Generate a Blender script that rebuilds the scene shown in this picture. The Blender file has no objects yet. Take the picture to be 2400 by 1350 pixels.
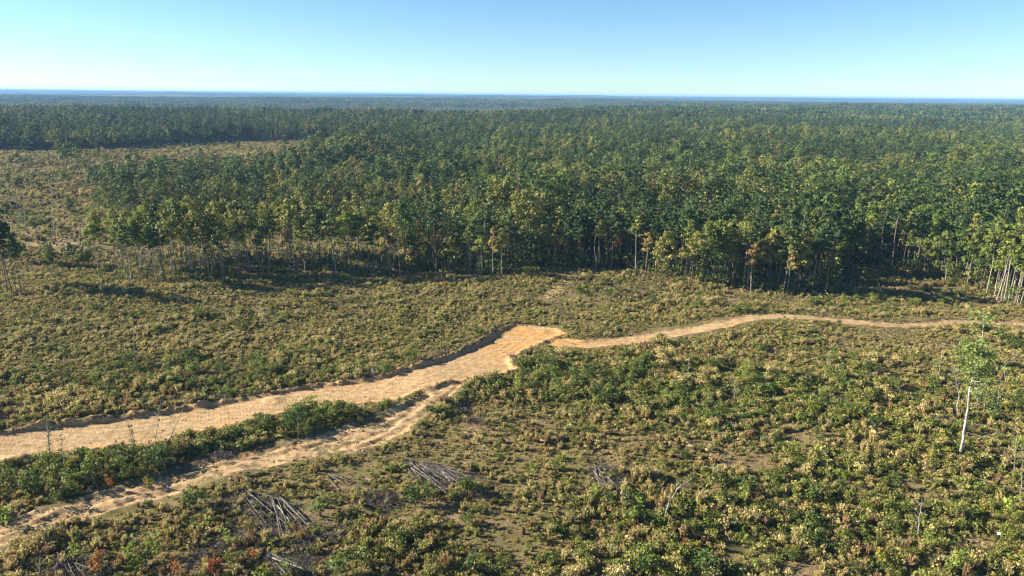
import bpy, math, random
import numpy as np

# ------------------------------------------------------------------ camera
W0, H0, F0 = 2400.0, 1350.0, 1600.0
CAM_H = 65.0
PITCH = math.radians(15.8)
ROLL = math.radians(0.55)
CAM = np.array([0.0, 0.0, CAM_H])
_f = np.array([0, math.cos(PITCH), -math.sin(PITCH)])
_u = np.array([0, math.sin(PITCH), math.cos(PITCH)])
_r = np.array([1.0, 0, 0])
CR = math.cos(ROLL) * _r + math.sin(ROLL) * _u
CU = -math.sin(ROLL) * _r + math.cos(ROLL) * _u
CF = _f

scene = bpy.context.scene
from mathutils import Matrix
cam_data = bpy.data.cameras.new('camera')
cam_data.sensor_width = 36.0
cam_data.lens = 24.0
cam_data.clip_start = 1.0
cam_data.clip_end = 80000.0
cam = bpy.data.objects.new('camera', cam_data)
scene.collection.objects.link(cam)
cam.matrix_world = Matrix(((CR[0], CU[0], -CF[0], 0), (CR[1], CU[1], -CF[1], 0), (CR[2], CU[2], -CF[2], CAM_H), (0, 0, 0, 1)))
scene.camera = cam

# ------------------------------------------------------------------ light
SUN_EL = math.radians(24.0)
SUN_AZ = math.radians(-84.0)          # measured from +Y towards +X : the sun stands to the left
sun_dir = np.array([math.sin(SUN_AZ) * math.cos(SUN_EL), math.cos(SUN_AZ) * math.cos(SUN_EL), math.sin(SUN_EL)])
world = bpy.data.worlds.new('World')
scene.world = world
world.use_nodes = True
wn = world.node_tree
wn.nodes.clear()
sky = wn.nodes.new('ShaderNodeTexSky')
sky.sky_type = 'NISHITA'
sky.sun_disc = False
sky.sun_elevation = SUN_EL
sky.sun_rotation = SUN_AZ
sky.altitude = 600
sky.air_density = 0.85
sky.dust_density = 0.0
sky.ozone_density = 2.0
bg = wn.nodes.new('ShaderNodeBackground')
bg.inputs['Strength'].default_value = 0.046
wo = wn.nodes.new('ShaderNodeOutputWorld')
tint = wn.nodes.new('ShaderNodeMix'); tint.data_type = 'RGBA'; tint.blend_type = 'MULTIPLY'
tint.inputs[0].default_value = 1.0; tint.inputs[7].default_value = (0.77, 0.96, 1.07, 1)
wn.links.new(sky.outputs[0], tint.inputs[6])
wn.links.new(tint.outputs[2], bg.inputs['Color'])
wn.links.new(bg.outputs[0], wo.inputs['Surface'])

sun_l = bpy.data.lights.new('sun', 'SUN')
sun_l.energy = 5.0
sun_l.angle = math.radians(0.5)
sun_l.color = (1.0, 0.89, 0.72)
sun_o = bpy.data.objects.new('sun', sun_l)
scene.collection.objects.link(sun_o)
from mathutils import Vector
sun_o.rotation_euler = Vector(sun_dir).to_track_quat('Z', 'Y').to_euler()
sun_o.location = (-200, 0, 300)

scene.view_settings.view_transform = 'Standard'
scene.view_settings.look = 'None'
scene.view_settings.gamma = 1.0
scene.view_settings.exposure = 1.8
scene.render.film_transparent = False
cy = scene.cycles
cy.max_bounces = 5
cy.diffuse_bounces = 2
cy.glossy_bounces = 1
cy.transmission_bounces = 2
cy.volume_bounces = 0
cy.transparent_max_bounces = 4
cy.caustics_reflective = False
cy.caustics_refractive = False
cy.use_denoising = True
cy.denoiser = 'OPENIMAGEDENOISE'
cy.denoising_input_passes = 'RGB_ALBEDO_NORMAL'
cy.denoising_prefilter = 'FAST'
cy.filter_width = 1.3

rng = np.random.default_rng(7)
random.seed(7)

# ------------------------------------------------------------------ noise
def _hash(ix, iy, seed):
    n = (ix.astype(np.int64) * 374761393 + iy.astype(np.int64) * 668265263 + seed * 1442695041) & 0xFFFFFFFF
    n = ((n ^ (n >> 13)) * 1274126177) & 0xFFFFFFFF
    n = (n ^ (n >> 16)) & 0xFFFFFFFF
    return n.astype(np.float64) / 4294967295.0

def vnoise(x, y, scale, seed=0):
    x = np.asarray(x, float) / scale
    y = np.asarray(y, float) / scale
    ix = np.floor(x); iy = np.floor(y)
    fx = x - ix; fy = y - iy
    fx = fx * fx * (3 - 2 * fx); fy = fy * fy * (3 - 2 * fy)
    a = _hash(ix, iy, seed); b = _hash(ix + 1, iy, seed)
    c = _hash(ix, iy + 1, seed); d = _hash(ix + 1, iy + 1, seed)
    return (a * (1 - fx) + b * fx) * (1 - fy) + (c * (1 - fx) + d * fx) * fy - 0.5

def fbm(x, y, scale, octs=4, seed=0, gain=0.5):
    s = 0.0; a = 1.0
    for i in range(octs):
        s = s + a * vnoise(x + 17.3 * i, y - 9.1 * i, scale / (2.03 ** i), seed + i)
        a *= gain
    return s

def smooth(a, b, x):
    t = np.clip((np.asarray(x, float) - a) / (b - a), 0, 1)
    return t * t * (3 - 2 * t)

# ------------------------------------------------------------------ terrain
def base_height(x, y):
    x = np.asarray(x, float); y = np.asarray(y, float)
    d = np.maximum(y, 1.0)
    t = x / d
    z = 2.4 * fbm(x, y, 70, 3, 3) * smooth(40, 120, y)
    # the swell in front of the forest edge, and the hollow left of it
    z += 3.0 * np.exp(-((x - 22) / 42) ** 2 - ((y - 238) / 20) ** 2)
    z += 1.6 * np.exp(-((x - 70) / 30) ** 2 - ((y - 188) / 14) ** 2)
    z -= 2.0 * np.exp(-((x + 25) / 35) ** 2 - ((y - 262) / 20) ** 2)
    z += 2.0 * np.exp(-((x + 110) / 50) ** 2 - ((y - 215) / 16) ** 2)
    # rising ground towards the first crest, nearer on the left than on the right
    crest = 1250 + 1300 * smooth(-0.1, 0.5, t)
    rise = smooth(0.25, 1.0, d / crest) * (1 - smooth(1.08, 1.7, d / crest))
    z += rise * (8 + 8 * smooth(-0.1, 0.5, t)) + smooth(300, 900, d) * 7 * fbm(x, y, 330, 3, 11) * (1 - smooth(3000, 5000, d))
    # valley and far ridges
    far = smooth(1.1, 1.8, d / crest)
    z += far * (-12 + 52 * fbm(x * 0.55, y, 2300, 4, 21) + 26 * smooth(2500, 9000, d))
    z += smooth(8000, 15000, d) * (24 + 70 * fbm(x * 0.6, y, 5200, 4, 31)) + smooth(14000, 19000, d) * 14
    z += 60 * np.exp(-((x - 1350) / 500) ** 2 - ((y - 13500) / 900) ** 2)
    z = np.where(z > 32, 32 + 24 * np.tanh((z - 32) / 24), z)
    z = np.where(z < -40, -40 + 15 * np.tanh((z + 40) / 15), z)
    return z

def ray(px, py):
    return CF + CR * (px - 1200) / F0 + CU * (675 - py) / F0

def at(px, py, hfun=base_height):
    d = ray(px, py)
    ts = 55 * 1.012 ** np.arange(480)
    P = CAM[None, :] + ts[:, None] * d[None, :]
    below = P[:, 2] < hfun(P[:, 0], P[:, 1])
    if not below.any():
        k = len(ts) - 1
        return P[k, 0], P[k, 1]
    k = int(np.argmax(below)); k = max(k, 1)
    a, b = ts[k - 1], ts[k]
    for _ in range(22):
        m = 0.5 * (a + b); q = CAM + m * d
        if q[2] < float(hfun(q[0], q[1])): b = m
        else: a = m
    q = CAM + b * d
    return q[0], q[1]

def project(p):
    v = np.asarray(p, float) - CAM
    z = v @ CF
    return 1200 + F0 * (v @ CR) / z, 675 - F0 * (v @ CU) / z

def poly_at(pts):
    return np.array([at(*p) for p in pts])

def inside(poly, x, y):
    x = np.asarray(x, float); y = np.asarray(y, float)
    r = np.zeros(x.shape, bool)
    n = len(poly)
    for i in range(n):
        x1, y1 = poly[i]; x2, y2 = poly[(i + 1) % n]
        if y1 == y2: continue
        c = ((y1 > y) != (y2 > y)) & (x < (x2 - x1) * (y - y1) / (y2 - y1) + x1)
        r ^= c
    return r

def dist_line(line, x, y, closed=False):
    x = np.asarray(x, float); y = np.asarray(y, float)
    best = np.full(x.shape, 1e9)
    n = len(line)
    for i in range(n if closed else n - 1):
        x1, y1 = line[i]; x2, y2 = line[(i + 1) % n]
        dx, dy = x2 - x1, y2 - y1
        t = np.clip(((x - x1) * dx + (y - y1) * dy) / (dx * dx + dy * dy + 1e-9), 0, 1)
        best = np.minimum(best, np.hypot(x - x1 - t * dx, y - y1 - t * dy))
    return best

def sdf(poly, x, y):
    d = dist_line(poly, x, y, True)
    return np.where(inside(poly, x, y), -d, d)

ROAD_TOP = [(-260, 1062), (-100, 1040), (0, 1018), (120, 1000), (220, 990), (330, 976), (450, 958), (600, 932), (700, 912), (800, 900), (900, 884), (965, 866), (1030, 846), (1080, 826), (1140, 798), (1185, 772), (1205, 763)]
ROAD_BOT = [(1300, 768), (1322, 782), (1270, 802), (1225, 822), (1200, 840), (1213, 868), (1150, 882), (1095, 892), (1040, 898), (985, 915), (930, 938), (890, 942), (800, 948), (700, 962), (600, 985), (500, 1008), (400, 1032), (260, 1050), (120, 1066), (0, 1088), (-100, 1110), (-260, 1140)]
LOW_TOP = [(-260, 1285), (-100, 1252), (0, 1220), (100, 1192), (220, 1152), (330, 1122), (450, 1088), (560, 1058), (680, 1032), (780, 1002), (880, 975), (950, 945), (1010, 915), (1050, 898)]
LOW_BOT = [(1110, 892), (1075, 920), (1010, 965), (960, 1015), (900, 1045), (800, 1072), (700, 1082), (600, 1108), (520, 1128), (400, 1162), (300, 1190), (180, 1226), (60, 1268), (0, 1290), (-100, 1330), (-260, 1390)]
TRACK = [(1300, 803), (1370, 809), (1450, 800), (1540, 787), (1620, 774), (1700, 758), (1760, 745), (1830, 741), (1900, 745), (1980, 754), (2060, 760), (2150, 762), (2260, 752), (2420, 758), (2700, 770)]
OLD1 = [(150, 752), (250, 735), (350, 712), (500, 706), (650, 702), (760, 674), (800, 665)]
OLD2 = [(1180, 745), (1250, 715), (1290, 690), (1330, 655), (1345, 640)]
OLD3 = [(-100, 585), (40, 577), (150, 572), (240, 568)]
OLD4 = [(-50, 352), (80, 354), (200, 358), (260, 366), (330, 370)]
OLD5 = [(560, 345), (640, 343), (700, 342), (770, 344)]
OLD6 = [(2120, 720), (2230, 716), (2320, 735), (2420, 765)]
wRoad = poly_at(ROAD_TOP + ROAD_BOT)
wRoadTop = poly_at(ROAD_TOP)
wRoadBot = poly_at(ROAD_BOT[1:])
wLow = poly_at(LOW_TOP + LOW_BOT)
wLowTop = poly_at(LOW_TOP)
wTrack = poly_at(TRACK)
wOld = [poly_at(o) for o in (OLD1, OLD2, OLD3, OLD4, OLD5, OLD6)]
MOUNDS = [(225, 972, 2.6, 1.3), (322, 968, 2.2, 1.2), (180, 978, 2.2, 0.8), (470, 952, 2.0, 0.7), (30, 1082, 3.2, 0.9), (940, 872, 1.5, 0.8), (985, 852, 1.4, 0.8),
          (1150, 786, 1.6, 0.9), (1000, 912, 2.0, 0.7), (1010, 925, 1.6, 0.7), (1275, 775, 1.4, 0.5), (925, 955, 2.2, .7), (640, 935, 2.5, .6)]
wMounds = [(*at(a, b), r, h) for a, b, r, h in MOUNDS]

def road_fields(x, y):
    """signed distances and the local relief of the graded dirt"""
    x = np.asarray(x, float); y = np.asarray(y, float)
    near = (y < 330) & (y > 40)
    out = {k: np.full(x.shape, 99.0) for k in ('road', 'low', 'track', 'top', 'bot', 'old')}
    xn, yn = x[near], y[near]
    if xn.size:
        out['road'][near] = sdf(wRoad, xn, yn)
        out['low'][near] = sdf(wLow, xn, yn)
        out['track'][near] = dist_line(wTrack, xn, yn)
        out['top'][near] = dist_line(wRoadTop, xn, yn)
        out['bot'][near] = dist_line(wRoadBot, xn, yn)
    m = y < 1500
    o = np.full(m.sum(), 99.0)
    for l in wOld:
        o = np.minimum(o, dist_line(l, x[m], y[m]))
    out['old'][m] = o
    return out

def local_relief(x, y, F):
    z = np.zeros(np.shape(x))
    rd, lw, tr, top, bot = F['road'], F['low'], F['track'], F['top'], F['bot']
    inr = smooth(0.6, -0.8, rd)
    z -= 0.35 * inr
    n1 = np.clip(0.5 + .75 * vnoise(x, y, 13, 41) + .6 * vnoise(x, y, 4.3, 40), 0, 1.2)
    n2 = 0.5 + vnoise(x, y, 2.1, 42)
    # berm pushed up along the far edge, lower windrow along the near edge
    bt = smooth(-0.15, 0.45, rd) * smooth(2.5, 0.9, top) * (rd > -0.5)
    z += bt * (0.15 + 1.25 * n1) * (0.35 + 0.9 * n2) * 1.05
    z += bt * 0.55 * (vnoise(x, y, 1.0, 48) + .6 * vnoise(x, y, .55, 49))
    z += np.exp(-((bot - 0.5) / 0.75) ** 2) * (0.15 + 0.9 * n1) * (0.3 + 1.1 * n2) * 1.0
    for mx, my, r, h in wMounds:
        dd = np.hypot(x - mx, (y - my) * 1.1)
        z += h * np.exp(-(dd / r) ** 2 * 1.3) * (0.8 + 0.5 * vnoise(x, y, 1.1, 44))
    # ruts on the haul road run along it
    z += inr * 0.02 * np.sin(np.minimum(top, 30) * 2.6 + vnoise(x, y, 9, 45) * 9) * n1
    z += inr * (0.10 * vnoise(x, y, 1.3, 46) + 0.3 * vnoise(x, y, 11, 47))
    # lumpy bulldozed lower track
    il = smooth(1.2, -1.2, lw) * smooth(-0.5, 1.0, rd)
    wx = 0.93 * x + 0.36 * y + 2.2 * vnoise(x, y, 3.1, 58); wy = -0.36 * x + 0.93 * y + 1.2 * vnoise(x, y, 2.3, 59)
    lump = 0.5 + 0.9 * vnoise(wx * 0.45, wy, 1.0, 51) + 0.6 * vnoise(wx * .8, wy, 0.55, 52)
    z += il * (-0.35 + 0.30 * lump * (0.3 + 1.4 * vnoise(x, y, 4.2, 60) + .7) + 0.7 * vnoise(x, y, 6.3, 53) + 0.13 * np.sin(np.abs(lw) * 2.3 + vnoise(x, y, 8, 57) * 7))
    z += 0.4 * np.exp(-((np.abs(lw) - 0.2) / 0.8) ** 2) * n2 * (rd > 0.5)
    it = smooth(3.2, 1.6, tr) * (rd > 0)
    z += it * (-0.18 + 0.2 * vnoise(x, y, 1.8, 54)) + 0.35 * np.exp(-((tr - 2.9) / 0.7) ** 2) * n2 * (rd > 0)
    # scrub ground: hummocks
    sc = smooth(0.0, 2.0, rd) * smooth(0, 2, lw) * smooth(1.5, 4, tr)
    z += sc * (0.5 * vnoise(x, y, 4.5, 55) + 0.22 * vnoise(x, y, 1.6, 56)) * smooth(50, 80, y) * (1 - smooth(500, 900, y))
    return z

def H(x, y):
    x = np.atleast_1d(np.asarray(x, float)); y = np.atleast_1d(np.asarray(y, float))
    return base_height(x, y) + local_relief(x, y, road_fields(x, y))

def Hs(x, y):
    return float(H(x, y)[0])

# ------------------------------------------------------------------ materials
def mat(name):
    m = bpy.data.materials.new(name)
    m.use_nodes = True
    nt = m.node_tree
    b = nt.nodes['Principled BSDF']
    b.inputs['Roughness'].default_value = 0.85
    b.inputs['Specular IOR Level'].default_value = 0.2
    return m, nt, b

def N(nt, t, **kw):
    n = nt.nodes.new(t)
    for k, v in kw.items():
        setattr(n, k, v)
    return n

def ramp(nt, stops, fac=None):
    r = N(nt, 'ShaderNodeValToRGB')
    cr = r.color_ramp
    while len(cr.elements) < len(stops): cr.elements.new(0.5)
    for e, (p, c) in zip(cr.elements, stops):
        e.position = p; e.color = (*c, 1)
    if fac is not None: nt.links.new(fac, r.inputs[0])
    return r

def mixc(nt, fac, a, b, mode='MIX'):
    m = N(nt, 'ShaderNodeMix', data_type='RGBA', blend_type=mode)
    for s, v in ((0, fac), (6, a), (7, b)):
        if hasattr(v, 'links') or hasattr(v, 'is_output'): nt.links.new(v, m.inputs[s])
        else: m.inputs[s].default_value = v if s == 0 else (*v, 1)
    return m.outputs[2]

def noise(nt, scale, detail=3, vec=None, rough=0.55):
    n = N(nt, 'ShaderNodeTexNoise')
    n.inputs['Scale'].default_value = scale
    n.inputs['Detail'].default_value = detail
    n.inputs['Roughness'].default_value = rough
    if vec is not None: nt.links.new(vec, n.inputs['Vector'])
    return n.outputs[0]

def leaf_mat(name, stops, trans=0.3, var=0.32):
    """leaf colour: one tone per plant (random per object) times one tone per leaf cluster (attribute v)"""
    m, nt, b = mat(name)
    oi = N(nt, 'ShaderNodeObjectInfo')
    r = ramp(nt, stops, oi.outputs['Random'])
    at_ = N(nt, 'ShaderNodeAttribute', attribute_name='v')
    mr = N(nt, 'ShaderNodeMapRange')
    nt.links.new(at_.outputs['Fac'], mr.inputs[0])
    mr.inputs[3].default_value = 1 - var; mr.inputs[4].default_value = 1 + var
    col = mixc(nt, 1.0, r.outputs[0], mr.outputs[0], 'MULTIPLY')
    nt.links.new(col, b.inputs['Base Color'])
    b.inputs['Roughness'].default_value = 0.65
    b.inputs['Specular IOR Level'].default_value = 0.25
    tr = N(nt, 'ShaderNodeBsdfTranslucent')
    nt.links.new(col, tr.inputs[0])
    mx = N(nt, 'ShaderNodeMixShader'); mx.inputs[0].default_value = trans
    nt.links.new(b.outputs[0], mx.inputs[1]); nt.links.new(tr.outputs[0], mx.inputs[2])
    nt.links.new(mx.outputs[0], nt.nodes['Material Output'].inputs['Surface'])
    return m

def bark_mat(name, c1, c2, scale=3.0):
    m, nt, b = mat(name)
    tc = N(nt, 'ShaderNodeTexCoord')
    mp = N(nt, 'ShaderNodeMapping'); mp.inputs['Scale'].default_value = (1, 1, 0.25)
    nt.links.new(tc.outputs['Object'], mp.inputs[0])
    n = noise(nt, scale, 2, mp.outputs[0])
    r = ramp(nt, [(0.35, c1), (0.62, c2)], n)
    nt.links.new(r.outputs[0], b.inputs['Base Color'])
    return m

M = {}
M['leaf_green'] = leaf_mat('leaf green', [(0.0, (.042, .080, .017)), (0.3, (.074, .120, .021)), (0.6, (.112, .155, .026)), (1.0, (.155, .178, .032))], .2)
M['leaf_olive'] = leaf_mat('leaf olive', [(0.0, (.100, .135, .028)), (0.5, (.148, .168, .034)), (1.0, (.200, .188, .042))], .2)
M['leaf_lime'] = leaf_mat('leaf yellow green', [(0.0, (.150, .195, .034)), (0.5, (.200, .230, .044)), (1.0, (.260, .245, .050))])
M['leaf_autumn'] = leaf_mat('leaf autumn', [(0.0, (.300, .230, .065)), (0.45, (.320, .210, .065)), (0.7, (.240, .120, .055)), (1.0, (.200, .150, .085))])
M['leaf_red'] = leaf_mat('leaf red', [(0.0, (.240, .060, .025)), (1.0, (.270, .085, .030))], 0.35)
M['leaf_orange'] = leaf_mat('leaf orange', [(0.0, (.360, .150, .030)), (1.0, (.300, .120, .030))], 0.35)
M['leaf_yellow'] = leaf_mat('leaf yellow', [(0.0, (.320, .270, .030)), (1.0, (.260, .240, .035))], 0.35)
M['needle'] = leaf_mat('pine needles', [(0.0, (.034, .068, .019)), (0.5, (.058, .098, .022)), (1.0, (.092, .126, .027))], 0.2)
M['bark_dark'] = bark_mat('bark dark', (.060, .048, .036), (.115, .095, .075))
M['bark_pine'] = bark_mat('bark pine', (.110, .080, .058), (.240, .190, .150))
M['bark_pale'] = bark_mat('bark pale', (.150, .135, .110), (.340, .320, .280))
M['bark_white'] = bark_mat('bark white', (.120, .105, .090), (.440, .420, .385), 1.9)
M['wood_grey'] = bark_mat('dead wood', (.200, .175, .160), (.430, .390, .370))
M['weed_tan'] = leaf_mat('weed tan', [(0.0, (.330, .262, .100)), (0.5, (.430, .352, .152)), (1.0, (.350, .325, .115))], 0.3, 0.5)
M['weed_olive'] = leaf_mat('weed olive', [(0.0, (.150, .175, .040)), (0.5, (.215, .225, .056)), (1.0, (.290, .270, .080))], 0.3, 0.5)
M['weed_brown'] = leaf_mat('weed brown', [(0.0, (.180, .125, .058)), (0.6, (.260, .175, .080)), (1.0, (.290, .190, .080))], 0.25, 0.5)
M['weed_green'] = leaf_mat('weed green', [(0.0, (.072, .110, .020)), (0.5, (.120, .155, .028)), (1.0, (.185, .205, .036))], 0.3, 0.5)
M['weed_yellow'] = leaf_mat('weed yellow', [(0.0, (.190, .190, .030)), (1.0, (.250, .230, .040))], 0.3, 0.5)
M['weed_pale'] = leaf_mat('weed pale', [(0.0, (.330, .300, .190)), (1.0, (.420, .380, .260))], 0.3, 0.4)

def ground_material():
    m, nt, b = mat('earth')
    tc = N(nt, 'ShaderNodeTexCoord')
    P = tc.outputs['Object']
    a = N(nt, 'ShaderNodeAttribute', attribute_name='cover')
    sep = N(nt, 'ShaderNodeSeparateColor'); nt.links.new(a.outputs['Color'], sep.inputs[0])
    dirt, orange, forest = sep.outputs[0], sep.outputs[1], sep.outputs[2]
    n1 = noise(nt, 0.9, 5, P, 0.65)
    n2 = noise(nt, 0.13, 3, P)
    n3 = noise(nt, 5.0, 3, P, 0.7)
    soil = ramp(nt, [(0.3, (.085, .062, .034)), (0.5, (.165, .120, .066)), (0.7, (.270, .205, .120))], n1).outputs[0]
    grass = ramp(nt, [(0.3, (.060, .060, .024)), (0.55, (.130, .115, .045)), (0.75, (.230, .185, .080))], n3).outputs[0]
    g = mixc(nt, ramp(nt, [(0.4, (0, 0, 0)), (0.6, (1, 1, 1))], n2).outputs[0], grass, soil)
    clay = ramp(nt, [(0.25, (.200, .128, .062)), (0.48, (.375, .262, .138)), (0.72, (.510, .385, .225))], n1).outputs[0]
    fine = ramp(nt, [(0.3, (.62, .60, .58)), (0.6, (1.05, 1.05, 1.05))], n3).outputs[0]
    clay = mixc(nt, 0.7, clay, fine, 'MULTIPLY')
    org = ramp(nt, [(0.3, (.310, .165, .060)), (0.65, (.490, .300, .120))], n1).outputs[0]
    mo = N(nt, 'ShaderNodeMath', operation='MULTIPLY'); nt.links.new(orange, mo.inputs[0])
    nt.links.new(ramp(nt, [(0.35, (0, 0, 0)), (0.6, (1, 1, 1))], n2).outputs[0], mo.inputs[1])
    ma = N(nt, 'ShaderNodeMath', operation='ADD', use_clamp=True); nt.links.new(mo.outputs[0], ma.inputs[0])
    mm = N(nt, 'ShaderNodeMath', operation='MULTIPLY'); nt.links.new(orange, mm.inputs[0]); mm.inputs[1].default_value = 0.35
    nt.links.new(mm.outputs[0], ma.inputs[1])
    clay = mixc(nt, ma.outputs[0], clay, org)
    # ragged edge of the bare dirt
    e1 = N(nt, 'ShaderNodeMath', operation='ADD'); nt.links.new(dirt, e1.inputs[0])
    e2 = N(nt, 'ShaderNodeMath', operation='MULTIPLY_ADD'); nt.links.new(n1, e2.inputs[0]); e2.inputs[1].default_value = 1.1; e2.inputs[2].default_value = -0.55
    nt.links.new(e2.outputs[0], e1.inputs[1])
    edge = ramp(nt, [(0.40, (0, 0, 0)), (0.62, (1, 1, 1))], e1.outputs[0]).outputs[0]
    c = mixc(nt, edge, g, clay)
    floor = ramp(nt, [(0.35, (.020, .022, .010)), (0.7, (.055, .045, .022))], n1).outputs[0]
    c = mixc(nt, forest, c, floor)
    nt.links.new(c, b.inputs['Base Color'])
    b.inputs['Roughness'].default_value = 0.95
    b.inputs['Specular IOR Level'].default_value = 0.1
    bp = N(nt, 'ShaderNodeBump'); bp.inputs['Strength'].default_value = 0.8; bp.inputs['Distance'].default_value = 0.12
    la = N(nt, 'ShaderNodeAttribute', attribute_name='lane')
    def math_(op, a_, b_=None, c_=None, clamp=False):
        q = N(nt, 'ShaderNodeMath', operation=op, use_clamp=clamp)
        for i_, v_ in enumerate((a_, b_, c_)):
            if v_ is None: continue
            if isinstance(v_, (int, float)): q.inputs[i_].default_value = v_
            else: nt.links.new(v_, q.inputs[i_])
        return q.outputs[0]
    onroad = math_('LESS_THAN', la.outputs['Fac'], 40)
    lanes = math_('SINE', math_('ADD', math_('MULTIPLY', la.outputs['Fac'], 2.2), math_('MULTIPLY', n2, 6)))
    lanes = math_('MULTIPLY', ramp(nt, [(0.3, (0, 0, 0)), (0.7, (1, 1, 1))], math_('MULTIPLY_ADD', lanes, .5, .5)).outputs[0], onroad)
    mp = N(nt, 'ShaderNodeMapping'); mp.inputs['Rotation'].default_value = (0, 0, -0.42)
    nt.links.new(P, mp.inputs[0])
    wv = N(nt, 'ShaderNodeTexWave', wave_type='BANDS', bands_direction='X'); wv.inputs['Scale'].default_value = 0.42; wv.inputs['Distortion'].default_value = 1.2; wv.inputs['Detail'].default_value = 1
    nt.links.new(mp.outputs[0], wv.inputs[0])
    tread = math_('MULTIPLY', math_('MULTIPLY', wv.outputs[0], math_('MULTIPLY', lanes, ramp(nt, [(0.42, (0, 0, 0)), (0.6, (1, 1, 1))], noise(nt, .11, 2, P)).outputs[0])), .34)
    nt.links.new(math_('ADD', noise(nt, 3.2, 4, P, 0.7), tread), bp.inputs['Height'])
    mp2 = N(nt, 'ShaderNodeMapping'); mp2.inputs['Rotation'].default_value = (0, 0, -0.5); mp2.inputs['Scale'].default_value = (.10, 1.6, 1)
    nt.links.new(P, mp2.inputs[0])
    streak = ramp(nt, [(0.35, (.84, .80, .76)), (0.6, (1.06, 1.06, 1.06))], noise(nt, 1.0, 3, mp2.outputs[0])).outputs[0]
    c = mixc(nt, edge, c, mixc(nt, 1.0, c, streak, 'MULTIPLY'))
    rl = math_('SINE', math_('MULTIPLY_ADD', la.outputs['Fac'], 3.3, math_('MULTIPLY', noise(nt, .06, 2, P), 9)))
    rut = math_('MULTIPLY', math_('MULTIPLY', ramp(nt, [(0.72, (0, 0, 0)), (0.95, (1, 1, 1))], rl).outputs[0], onroad), ramp(nt, [(0.42, (0, 0, 0)), (0.62, (1, 1, 1))], noise(nt, .2, 3, P)).outputs[0])
    c = mixc(nt, math_('MULTIPLY', rut, .55), c, (.20, .125, .065))
    nt.links.new(c, b.inputs['Base Color'])
    nt.links.new(bp.outputs[0], b.inputs['Normal'])
    return m
M['earth'] = ground_material()

# ------------------------------------------------------------------ mesh building
class Geo:
    def __init__(s):
        s.v = []; s.f = []; s.m = []; s.a = []; s.n = 0
    def add(s, v, f, m=0, a=None):
        v = np.asarray(v, float).reshape(-1, 3); f = np.asarray(f, int).reshape(-1, 4)
        s.v.append(v); s.f.append(f + s.n); s.m.append(np.full(len(f), m)); s.n += len(v)
        s.a.append(np.full(len(f), 0.5) if a is None else np.asarray(a, float))
        return s
    def merge(s, o, m=None):
        for v, f, mm, a in zip(o.v, o.f, o.m, o.a):
            s.v.append(v); s.f.append(f - f.min() + s.n if False else f + s.n); s.m.append(mm if m is None else np.full(len(f), m)); s.a.append(a)
        s.n += o.n
        return s
    def mesh(s, name, mats, smooth_=False):
        v = np.concatenate(s.v); f = np.concatenate(s.f); mi = np.concatenate(s.m); a = np.concatenate(s.a)
        return make_mesh(name, v, f, mats, mi, a, smooth_)

def make_mesh(name, v, f, mats, mi=None, a=None, smooth_=False):
    me = bpy.data.meshes.new(name)
    n = len(f)
    me.vertices.add(len(v)); me.vertices.foreach_set('co', np.ascontiguousarray(v, np.float32).ravel())
    me.loops.add(n * 4); me.loops.foreach_set('vertex_index', np.ascontiguousarray(f, np.int32).ravel())
    me.polygons.add(n)
    me.polygons.foreach_set('loop_start', np.arange(0, n * 4, 4, dtype=np.int32))
    for m in mats: me.materials.append(m)
    if mi is not None: me.polygons.foreach_set('material_index', np.ascontiguousarray(mi, np.int32))
    me.polygons.foreach_set('use_smooth', np.full(n, smooth_, bool))
    if a is not None:
        at_ = me.attributes.new('v', 'FLOAT', 'FACE')
        at_.data.foreach_set('value', np.ascontiguousarray(a, np.float32))
    me.update(calc_edges=True)
    return me

def tube(path, rad, sides=5, cap=False):
    path = np.asarray(path, float); rad = np.asarray(rad, float)
    n = len(path)
    t = np.gradient(path, axis=0); t /= np.linalg.norm(t, axis=1)[:, None] + 1e-9
    ref = np.array([0.31, 0.95, 0.05]) if abs(t[0, 2]) > 0.7 else np.array([0, 0, 1.0])
    a = np.cross(t, ref); a /= np.linalg.norm(a, axis=1)[:, None] + 1e-9
    b = np.cross(t, a)
    ang = np.arange(sides) * 2 * math.pi / sides
    v = path[:, None, :] + rad[:, None, None] * (np.cos(ang)[None, :, None] * a[:, None, :] + np.sin(ang)[None, :, None] * b[:, None, :])
    v = v.reshape(-1, 3)
    f = []
    for i in range(n - 1):
        for j in range(sides):
            k = (j + 1) % sides
            f.append((i * sides + j, i * sides + k, (i + 1) * sides + k, (i + 1) * sides + j))
    if cap and sides == 6:
        for o in (0, (n - 1) * 6):
            f.append((o, o + 1, o + 2, o + 3)); f.append((o, o + 3, o + 4, o + 5))
    return v, f

def cards(c, nrm, size, r, aspect=1.0):
    """leaf clusters: small bent rhombs around centres c facing nrm"""
    n = len(c)
    nrm = nrm / (np.linalg.norm(nrm, axis=1)[:, None] + 1e-9)
    rnd = r.normal(size=(n, 3))
    a = np.cross(nrm, rnd); a /= np.linalg.norm(a, axis=1)[:, None] + 1e-9
    b = np.cross(nrm, a)
    s = (np.asarray(size) * (0.6 + 0.8 * r.random(n)))[:, None] * 0.5
    bend = nrm * s * (r.random(n)[:, None] - 0.5) * 0.9
    v = np.stack([c + a * s, c + b * s * aspect + bend, c - a * s, c - b * s * aspect - bend * 0.3], 1)
    f = np.arange(n * 4).reshape(n, 4)
    return v.reshape(-1, 3), f

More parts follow.
